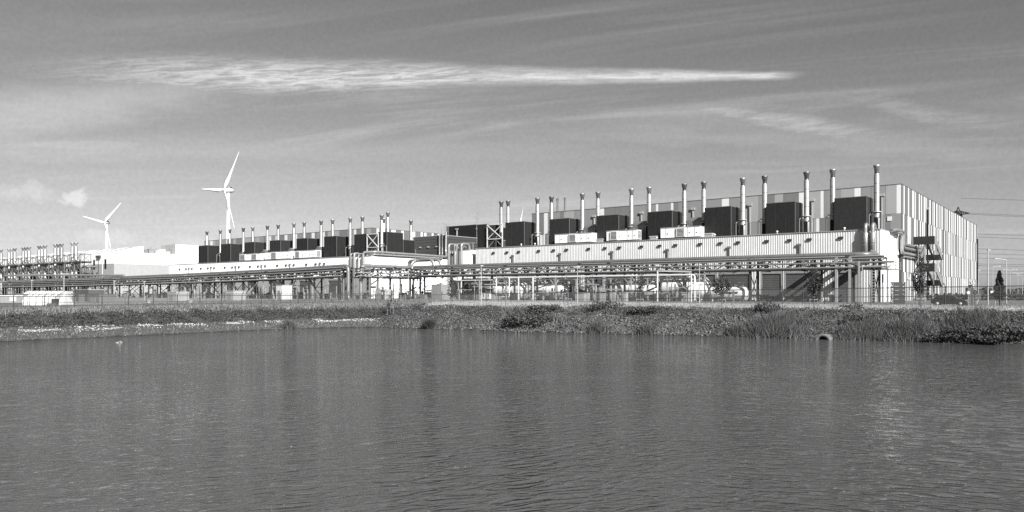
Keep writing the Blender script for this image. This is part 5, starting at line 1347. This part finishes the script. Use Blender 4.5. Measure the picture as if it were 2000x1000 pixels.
def spruce(label, px_, Y, h, w):
    rs = np.random.default_rng(12); p = at(px_, Y); t = thing('spruce_tree', label, 'tree', (p.x, p.y, p.z - .1), rz=0)
    b = B(); b.tube([(0, 0, 0), (0, 0, h * .97)], [.08, .02], 7); b.obj('trunk', M['bark'], t)
    n = 5200; f = rs.random(n) ** .8; z = h * (.24 + .76 * f); rad = w * .5 * (1 - f) ** .8 * (.45 + .55 * rs.random(n)) * (1 + .3 * np.sin(z * 7 + 2 * rs.random(n)))
    a = rs.random(n) * 6.28; c = np.stack([rad * np.cos(a), rad * np.sin(a), z - rad * .25], 1)
    d = np.stack([np.cos(a), np.sin(a), -.3 + rs.normal(size=n) * .3], 1); s_ = np.cross(d, rs.normal(size=(n, 3))); s_ /= np.linalg.norm(s_, axis=1)[:, None] + 1e-9
    L = (.10 + .12 * rs.random(n))[:, None]
    ob('crown', tri_object('crown', np.stack([c - d * L, c + s_ * L * .4, c + d * L, c - s_ * L * .4], 1), M['needle']), t)
    for sx in (-.35, .35): b = B(); b.tube([(sx, 0, 0), (sx, 0, 1.2)], .04, 6); b.obj('stake', M['wood'], t)
spruce('single dark conical spruce at the right, between two lamp posts', 1952, 98, 4.7, 1.5)
p = at(1945, 104); t = thing('notice_sign', 'small white notice board left of the spruce', 'sign', (p.x, p.y, p.z), rz=0)
b = B(); b.box(-.75, .75, -.03, .03, 1.75, 2.05); b.obj('board', M['pan_white'], t); b = B(); b.box(-.04, .04, .032, .1, -.2, 1.9); b.obj('post', M['galv'], t)

SHX = np.array([-200, 0, 250, 500, 640, 750, 1000, 1250, 1500, 1700, 2000, 2200]); SHY = np.array([58, 69.5, 78.4, 91., 97., 97.8, 87.6, 81.7, 75.7, 72., 64.8, 60.])
def plant(name, label, cat, px_, off, w, h, n, m, group, seed, size=.2, grassy=False, depth=None):
    rs = np.random.default_rng(seed); Y = float(np.interp(px_, SHX, SHY)) + off
    p = at(px_, Y); p.z = max(p.z, ZW - .1)
    o = thing(name, label, cat, p, group, rz=0)
    dp = depth or w * .6
    if grassy:
        x = rs.normal(size=n) * w * .28; y = rs.normal(size=n) * dp * .28; z0 = height(x + p.x, y + p.y) - p.z
        hh = h * (.5 + .6 * rs.random(n)) * np.exp(-(x / w * 1.5) ** 2); lx = rs.normal(size=n) * .42 * hh; ly = rs.normal(size=n) * .42 * hh
        a = rs.random(n) * 3.14; wd = .022 + .03 * rs.random(n); cx, cy = np.cos(a) * wd, np.sin(a) * wd
        P = np.stack([np.stack([x - cx, y - cy, z0], 1), np.stack([x + cx, y + cy, z0], 1), np.stack([x + lx, y + ly, z0 + hh], 1)], 1)
        ob('blades', tri_object('blades', P, m), o)
    else:
        P = leaf_cloud(n, (0, 0, h * .45), size, (w / 2, dp / 2, h * .6), 30, rs)
        ob('foliage', tri_object('foliage', P, m), o)
        for i in range(5):
            a = rs.random() * 6.28; b = B(); b.tube([(0, 0, -.2), (math.cos(a) * w * .2, math.sin(a) * dp * .2, h * .6)], [.03, .012], 5); b.obj('stem', M['bark'], o)
G1 = 'bushes and reed clumps on the bank'
for a in [('shrub', 'big dark bush on the bank below the meter cabinets, reaching the water', 'bush', 1030, 1.8, 6.4, 1.5, 2400, M['weed'], G1, 21, .24),
          ('shrub', 'bushy top growing above the big dark bush below the meter cabinets', 'bush', 1062, 4.2, 4.2, 1.0, 1300, M['weed'], G1, 22, .2),
          ('shrub', 'low bush on the crest of the bank below the long tank', 'bush', 1265, 5.0, 5.0, .8, 1500, M['weed'], G1, 24, .18),
          ('shrub', 'low bush on the crest of the bank below the second tank', 'bush', 1180, 5.0, 4.0, .9, 1200, M['weed'], G1, 25, .18),
          ('shrub', 'bush on the crest of the bank left of the shaded doors', 'bush', 1495, 5.2, 4.2, .9, 1300, M['weed'], G1, 26, .18),
          ('shrub', 'small bush on the verge below the rack end', 'bush', 1664, 8.0, 2.4, .7, 500, M['weed'], G1, 27, .15),
          ('shrub', 'dark patch of bush on the slope above the concrete outfall', 'bush', 1668, 2.6, 2.4, .9, 800, M['shrub'], G1, 28, .18),
          ('shrub', 'dark overhanging bush at the water, rightmost in the picture', 'bush', 1965, .5, 5.6, 1.25, 2600, M['shrub'], G1, 29, .22),
          ('shrub', 'dark overhanging bush at the water below the parked car', 'bush', 1868, .5, 4.4, 1.1, 1900, M['shrub'], G1, 30, .2)]:
    plant(*a)
for a in [('reed_clump', 'tall reed clump at the water left of the concrete outfall', 'reeds', 1512, .9, 5.4, 1.55, 6500, M['reed'], G1, 31),
          ('reed_clump', 'reed clump at the water just right of the concrete outfall', 'reeds', 1690, .8, 5.2, 1.15, 5000, M['reed'], G1, 32),
          ('reed_clump', 'reed clump at the water below the direction board', 'reeds', 1772, .9, 4.8, 1.25, 4600, M['reed'], G1, 33),
          ('reed_clump', 'pale reeds on the slope below the gate pillar', 'reeds', 1900, 2.4, 5.5, 1.2, 4200, M['reed'], G1, 34),
          ('reed_clump', 'small dark reed tuft at the water below the dark gap', 'reeds', 838, .3, 1.5, 1.5, 700, M['shrub'], G1, 35),
          ('reed_clump', 'small reed tuft at the water at the corner of the pond', 'reeds', 566, .3, 1.8, 1.4, 500, M['reed'], G1, 36),
          ('reed_clump', 'reed tuft at the water between riprap stones, below the second tank', 'reeds', 1170, .5, 2.2, 1.1, 900, M['reed'], G1, 37),
          ('reed_clump', 'reed tuft at the water below the long tank', 'reeds', 1262, .4, 1.6, 1.2, 700, M['reed'], G1, 38),
          ('reed_clump', 'reed tuft at the water below the small right tank', 'reeds', 1440, .5, 1.8, 1.2, 800, M['reed'], G1, 39)]:
    plant(*a, grassy=True)

def scatter_xy(n, x0, x1, y0, y1): return rng.uniform(x0, x1, n), rng.uniform(y0, y1, n)
def blades(name, x, y, h, w, m, lean=.45):
    n = len(x); z = height(x, y) - .03
    a = rng.random(n) * np.pi; cx, cy = np.cos(a) * w, np.sin(a) * w
    lx = rng.normal(size=n) * lean * h; ly = rng.normal(size=n) * lean * h
    P = np.stack([np.stack([x - cx, y - cy, z], 1), np.stack([x + cx, y + cy, z], 1), np.stack([x + lx, y + ly, z + h], 1)], 1)
    o = ob(name, tri_object(name, P, m)); o['kind'] = 'stuff'; return o
def patch(x, y, f, ph): return wig(x, y, f, ph)
# dry pale grass on the verge
x, y = scatter_xy(520000, -60, 75, 60, 135); d = shore_d(x, y); lw = smoothstep((-9 - x) / 12.0)
v_ = (np.stack([x, y], 1) - C0) @ E2
k = (d > 5.0) & (lw < .6) & (v_ < -57) & (rng.random(len(x)) < np.where(d < 7, .5, 1.0) * (.55 + .45 * patch(x, y, .35, .7)))
x, y, d = x[k], y[k], d[k]; n = len(x)
blades('verge_grass', x, y, rng.uniform(.12, .38, n) * (.8 + .5 * patch(x, y, .5, 2.)), rng.uniform(.015, .04, n), M['dry'])
# left-hand field grass, greener and taller
x, y = scatter_xy(300000, -105, -6, 55, 150); d = shore_d(x, y); lw = smoothstep((-9 - x) / 12.0)
s_ = (np.stack([x, y], 1) - C0) @ E1
k = (d > 11) & (lw > .3) & (s_ > -96) & (rng.random(len(x)) < .75)
x, y = x[k], y[k]; n = len(x); half = rng.random(n) < .45
blades('field_grass', x[half], y[half], rng.uniform(.25, .8, half.sum()), rng.uniform(.02, .05, half.sum()), M['reed'], .3)
blades('dry_field_grass', x[~half], y[~half], rng.uniform(.2, .6, (~half).sum()), rng.uniform(.015, .04, (~half).sum()), M['dry'], .35)
# weeds on the bank slopes
def weed_cover(name, x0, x1, y0, y1, n, cond, h, size, m):
    x, y = scatter_xy(n, x0, x1, y0, y1); d = shore_d(x, y); lw = smoothstep((-9 - x) / 12.0); k = cond(x, y, d, lw)
    x, y = x[k], y[k]; n = len(x); z = height(x, y) + rng.random(n) ** 1.5 * h * (.6 + .8 * np.clip(patch(x, y, .9, 3.), -.4, 1))
    p = np.stack([x, y, z], 1); a = rng.normal(size=(n, 3)); a[:, 2] += .4; a /= np.linalg.norm(a, axis=1)[:, None]
    b = np.cross(a, rng.normal(size=(n, 3))); b /= np.linalg.norm(b, axis=1)[:, None] + 1e-9; s = (size * rng.uniform(.5, 1.4, n))[:, None]
    o = ob(name, tri_object(name, np.stack([p - a * s, p + b * s * .5, p + a * s, p - b * s * .5], 1), m)); o['kind'] = 'stuff'
weed_cover('bank_weeds', -22, 72, 58, 106, 330000, lambda x, y, d, lw: (d > .15) & (d < 7.2) & (lw < .8) & ((patch(x, y, .55, 5.) + .25 * patch(x, y, 2.1, 1.)) > np.where((x > -12) & (x < 25) & (d < 3.8), .02, -.38)), .42, .09, M['weed'])
weed_cover('dark_bank_weeds', -22, 72, 58, 106, 120000, lambda x, y, d, lw: (d > 2.4) & (d < 5.0) & (lw < .8) & (patch(x, y, .7, 2.) > -.1), .45, .09, M['shrub'])
weed_cover('left_bank_weeds', -105, -8, 45, 118, 420000, lambda x, y, d, lw: (lw > .2) & (d > 5.2 + patch(x, y, .4, 2.)) & (d < 11.5) & (patch(x, y, .8, 1.) > -.35), .55, .10, M['shrub'])
weed_cover('left_bank_green', -105, -8, 45, 118, 240000, lambda x, y, d, lw: (lw > .2) & (d > 5.5) & (d < 16), .6, .09, M['weed'])
x, y = scatter_xy(170000, -105, -8, 45, 112); d = shore_d(x, y); lw = smoothstep((-9 - x) / 12.0)
k = (lw > .2) & (d > .35) & (d < 5.4) & (rng.random(len(x)) < np.where(d < 2.6, .9, .40))
x, y = x[k], y[k]; n = len(x); half = rng.random(n) < .5
blades('ledge_grass', x[half], y[half], rng.uniform(.08, .30, half.sum()), rng.uniform(.015, .04, half.sum()), M['dry'], .5)
blades('ledge_weeds', x[~half], y[~half], rng.uniform(.10, .34, (~half).sum()), rng.uniform(.015, .04, (~half).sum()), M['reed'], .4)
x, y = scatter_xy(260000, -20, 72, 58, 106); d = shore_d(x, y); lw = smoothstep((-9 - x) / 12.0)
cl = patch(x, y, 1.15, 4.2) + .6 * patch(x, y, 3.1, 2.2)
k = (lw < .7) & (d > .2) & (d < 5.4) & (cl > np.where((x > -12) & (x < 25) & (d < 3.6), .55, .22))
x, y, cl = x[k], y[k], cl[k]; n = len(x)
blades('tall_bank_grass', x, y, rng.uniform(.25, .7, n) * np.clip(.55 + .6 * cl, .4, 1.3), rng.uniform(.015, .04, n), M['reed'], .45)
# riprap stones on the right-hand slope
def stones(name, n, x0, x1, y0, y1, cond, size, mk='stone'):
    x, y = scatter_xy(n, x0, x1, y0, y1); d = shore_d(x, y); k = cond(x, y, d); x, y = x[k], y[k]; n = len(x)
    z = height(x, y); base = np.array([(1, 1, 1), (-1, 1, -1), (1, -1, -1), (-1, -1, 1), (1.3, 0, 0), (-1.2, 0, .2), (0, 1.2, 0), (0, -1.3, .1), (0, 0, 1.2), (0, 0, -1.2)], float) * .62
    tri = [(8, 4, 0), (8, 0, 6), (8, 6, 5), (8, 5, 3), (8, 3, 7), (8, 7, 4), (0, 4, 6), (4, 7, 2), (9, 4, 2), (9, 6, 4), (9, 1, 6), (6, 1, 5), (9, 5, 1), (5, 9, 3), (3, 9, 7), (9, 2, 7)]
    V = base[None] * rng.uniform(.7, 1.3, (n, 10, 1)) * (size * rng.uniform(.5, 1.5, n) ** 1.2)[:, None, None]
    a = rng.random(n) * 6.28; c, s = np.cos(a), np.sin(a); Vx = V[..., 0] * c[:, None] - V[..., 1] * s[:, None]; Vy = V[..., 0] * s[:, None] + V[..., 1] * c[:, None]
    V = np.stack([Vx + x[:, None], Vy + y[:, None], V[..., 2] * .75 + z[:, None] + .04], -1)
    F = (np.array(tri)[None] + (np.arange(n) * 10)[:, None, None]).reshape(-1, 3)
    me = bpy.data.meshes.new(name); me.vertices.add(n * 10); me.vertices.foreach_set('co', V.reshape(-1).astype(np.float32))
    me.loops.add(F.size); me.loops.foreach_set('vertex_index', F.reshape(-1).astype(np.int32)); me.polygons.add(len(F)); me.polygons.foreach_set('loop_start', (np.arange(len(F)) * 3).astype(np.int32))
    me.materials.append(M[mk]); me.update(calc_edges=True); me.validate()
    o = ob(name, me); o['kind'] = 'stuff'
stones('riprap_stones', 42000, -16, 27, 70, 102, lambda x, y, d: (d > .1) & (d < 4.2) & (patch(x, y, .45, 4.) > -.4) & (rng.random(len(x)) < .8), .12)
stones('outfall_pebbles', 5000, 22, 36, 68, 80, lambda x, y, d: (d > -.1) & (d < 2.3) & (np.hypot(x - 30.5, y - 74.5) < 4.6), .09)
M['chalk'] = mat('chalky_rubble', .40, .9, island=.4, var=.2, scale=3)
stones('chalk_rubble', 30000, -62, -8, 55, 104, lambda x, y, d: (x < -14) & (d > 2.4) & (d < 6.2) & (patch(x, y, .40, .9) + .45 * patch(x, y, 1.3, 2.) > np.abs(d - 4.4) * .22 + .02), .085, 'chalk')
stones('shore_pebbles', 9000, -48, 30, 66, 100, lambda x, y, d: (d > -.15) & (d < .55), .06)
# far hedges on the flat horizon at the right
def far_leaves(name, n, x0, x1, y0, y1, h, size):
    x = rng.uniform(x0, x1, n); y = rng.uniform(y0, y1, n); z = rng.random(n) * h * (.6 + .4 * wig(x, y, .06, 1.))
    p = np.stack([x, y, z], 1); a = rng.normal(size=(n, 3)); a /= np.linalg.norm(a, axis=1)[:, None]; b = np.cross(a, rng.normal(size=(n, 3))); b /= np.linalg.norm(b, axis=1)[:, None] + 1e-9
    o = ob(name, tri_object(name, np.stack([p - a * size, p + b * size * .6, p + a * size, p - b * size * .6], 1), M['far_tree'])); o['kind'] = 'stuff'
far_leaves('far_hedge', 26000, 95, 420, 170, 215, 1.9, .5)
far_leaves('distant_treeline', 22000, 300, 1500, 700, 900, 7.0, 2.4)
far_leaves('distant_treeline', 9000, -900, -300, 800, 950, 6.0, 2.4)

# ------------------------------------------------------------------ concrete outfall, birds, reeds at the camera's feet
p = Vector((607 / 1460.6 * 73.0, 73.0, ZW - .22))
t = thing('concrete_outfall', 'half-sunk concrete pipe mouth at the water edge', 'outfall pipe', p, rz=math.radians(-40)); t.scale = (.86, .86, .86)
b = B(); b.lathe([(.56, 2.4), (.56, 0.0), (.575, -.02), (.79, -.02), (.81, .02), (.81, 2.4)], n=36, axis='y', caps=False); b.obj('pipe', M['concrete'], t)
b = B(); b.lathe([(.811, .42), (.88, .40), (.90, .32), (.90, -.10), (.88, -.14), (.66, -.14), (.64, -.10), (.64, .0)], n=36, axis='y', caps=False); b.obj('socket_rim', M['concrete'], t)
b = B(); b.lathe([(.001, 2.2), (.584, 2.21)], n=24, axis='y', caps=False); b.obj('dark_end', M['black'], t)
def bird(label, px_, py_, m, L, grp, rz):
    Y = 1460.6 * (EYE - ZW) / (py_ - 571.3); X = (px_ - 1000) / 1460.6 * Y
    t = thing('swimming_bird', label, 'bird', (X, Y, ZW - .02), grp, rz=rz); t.scale = (1.2, 1, .62)
    b = B(); b.lathe([(.01, -.5 * L), (.10 * L, -.42 * L), (.2 * L, -.2 * L), (.24 * L, .05 * L), (.18 * L, .3 * L), (.01, .45 * L)], c=(0, 0, .0), n=12, axis='x')
    b.tube([(.32 * L, 0, .12 * L), (.42 * L, 0, .3 * L), (.40 * L, 0, .44 * L), (.47 * L, 0, .5 * L)], [.09 * L, .06 * L, .055 * L, .075 * L], 8)
    b.obj('body', m, t)
    b = B(); b.tube([(.50 * L, 0, .49 * L), (.62 * L, 0, .46 * L)], [.035 * L, .012 * L], 6); b.obj('bill', M['sign'], t)
bird('white bird on the water near the left bank, left of two', 229, 668.6, M['feather'], .32, 'white birds near the left bank', 0.3)
bird('white bird on the water near the left bank, right of two', 237, 668.0, M['feather'], .36, 'white birds near the left bank', 2.6)
bird('dark duck beside the two white birds', 246, 666.6, M['shrub'], .5, 'dark ducks on the pond', .1)
bird('dark duck alone on the water below the left bank', 338, 660.6, M['shrub'], .4, 'dark ducks on the pond', 1.2)
bird('dark duck alone near the corner of the pond', 668, 658.6, M['shrub'], .45, 'dark ducks on the pond', .4)
# tips of the grass on the near bank
fx, fl = [], []
for cx, n in ((213, 9), (222, 5), (342, 8), (385, 5), (525, 5), (640, 12), (652, 7), (668, 6), (985, 6), (1190, 3), (1700, 3), (90, 4)):
    for i in range(max(1, n // 3)):
        Y = random.uniform(5.6, 6.6); X = (cx + random.gauss(0, 9) - 1000) / 1460.6 * Y; zt = 1.8 - (random.uniform(986, 1010) - 571.3) / 1460.6 * Y
        fx.append((X, Y, zt, random.gauss(.02, .05)))
P = []
for X, Y, zt, ln in fx:
    z0 = float(height(np.array([X]), np.array([Y]))[0]) - .05; w = .0028
    pts = [(X - ln * 3, z0), (X - ln * 1.2, z0 + (zt - z0) * .6), (X, zt)]
    for (xa, za), (xb, zb), wa, wb_ in ((pts[0], pts[1], w, w * .8), (pts[1], pts[2], w * .8, .0008)):
        P.append([(xa - wa, Y, za), (xa + wa, Y, za), (xb + wb_, Y, zb), (xb - wb_, Y, zb)])
o = ob('near_grass', tri_object('near_grass', np.array(P), M['reed'])); o['kind'] = 'stuff'

for o in scene.objects:
    if o.parent is None and o.get('label') and len(o['label'].replace(',', ' ').split()) > 16: print('LONG', o.name, o['label'])
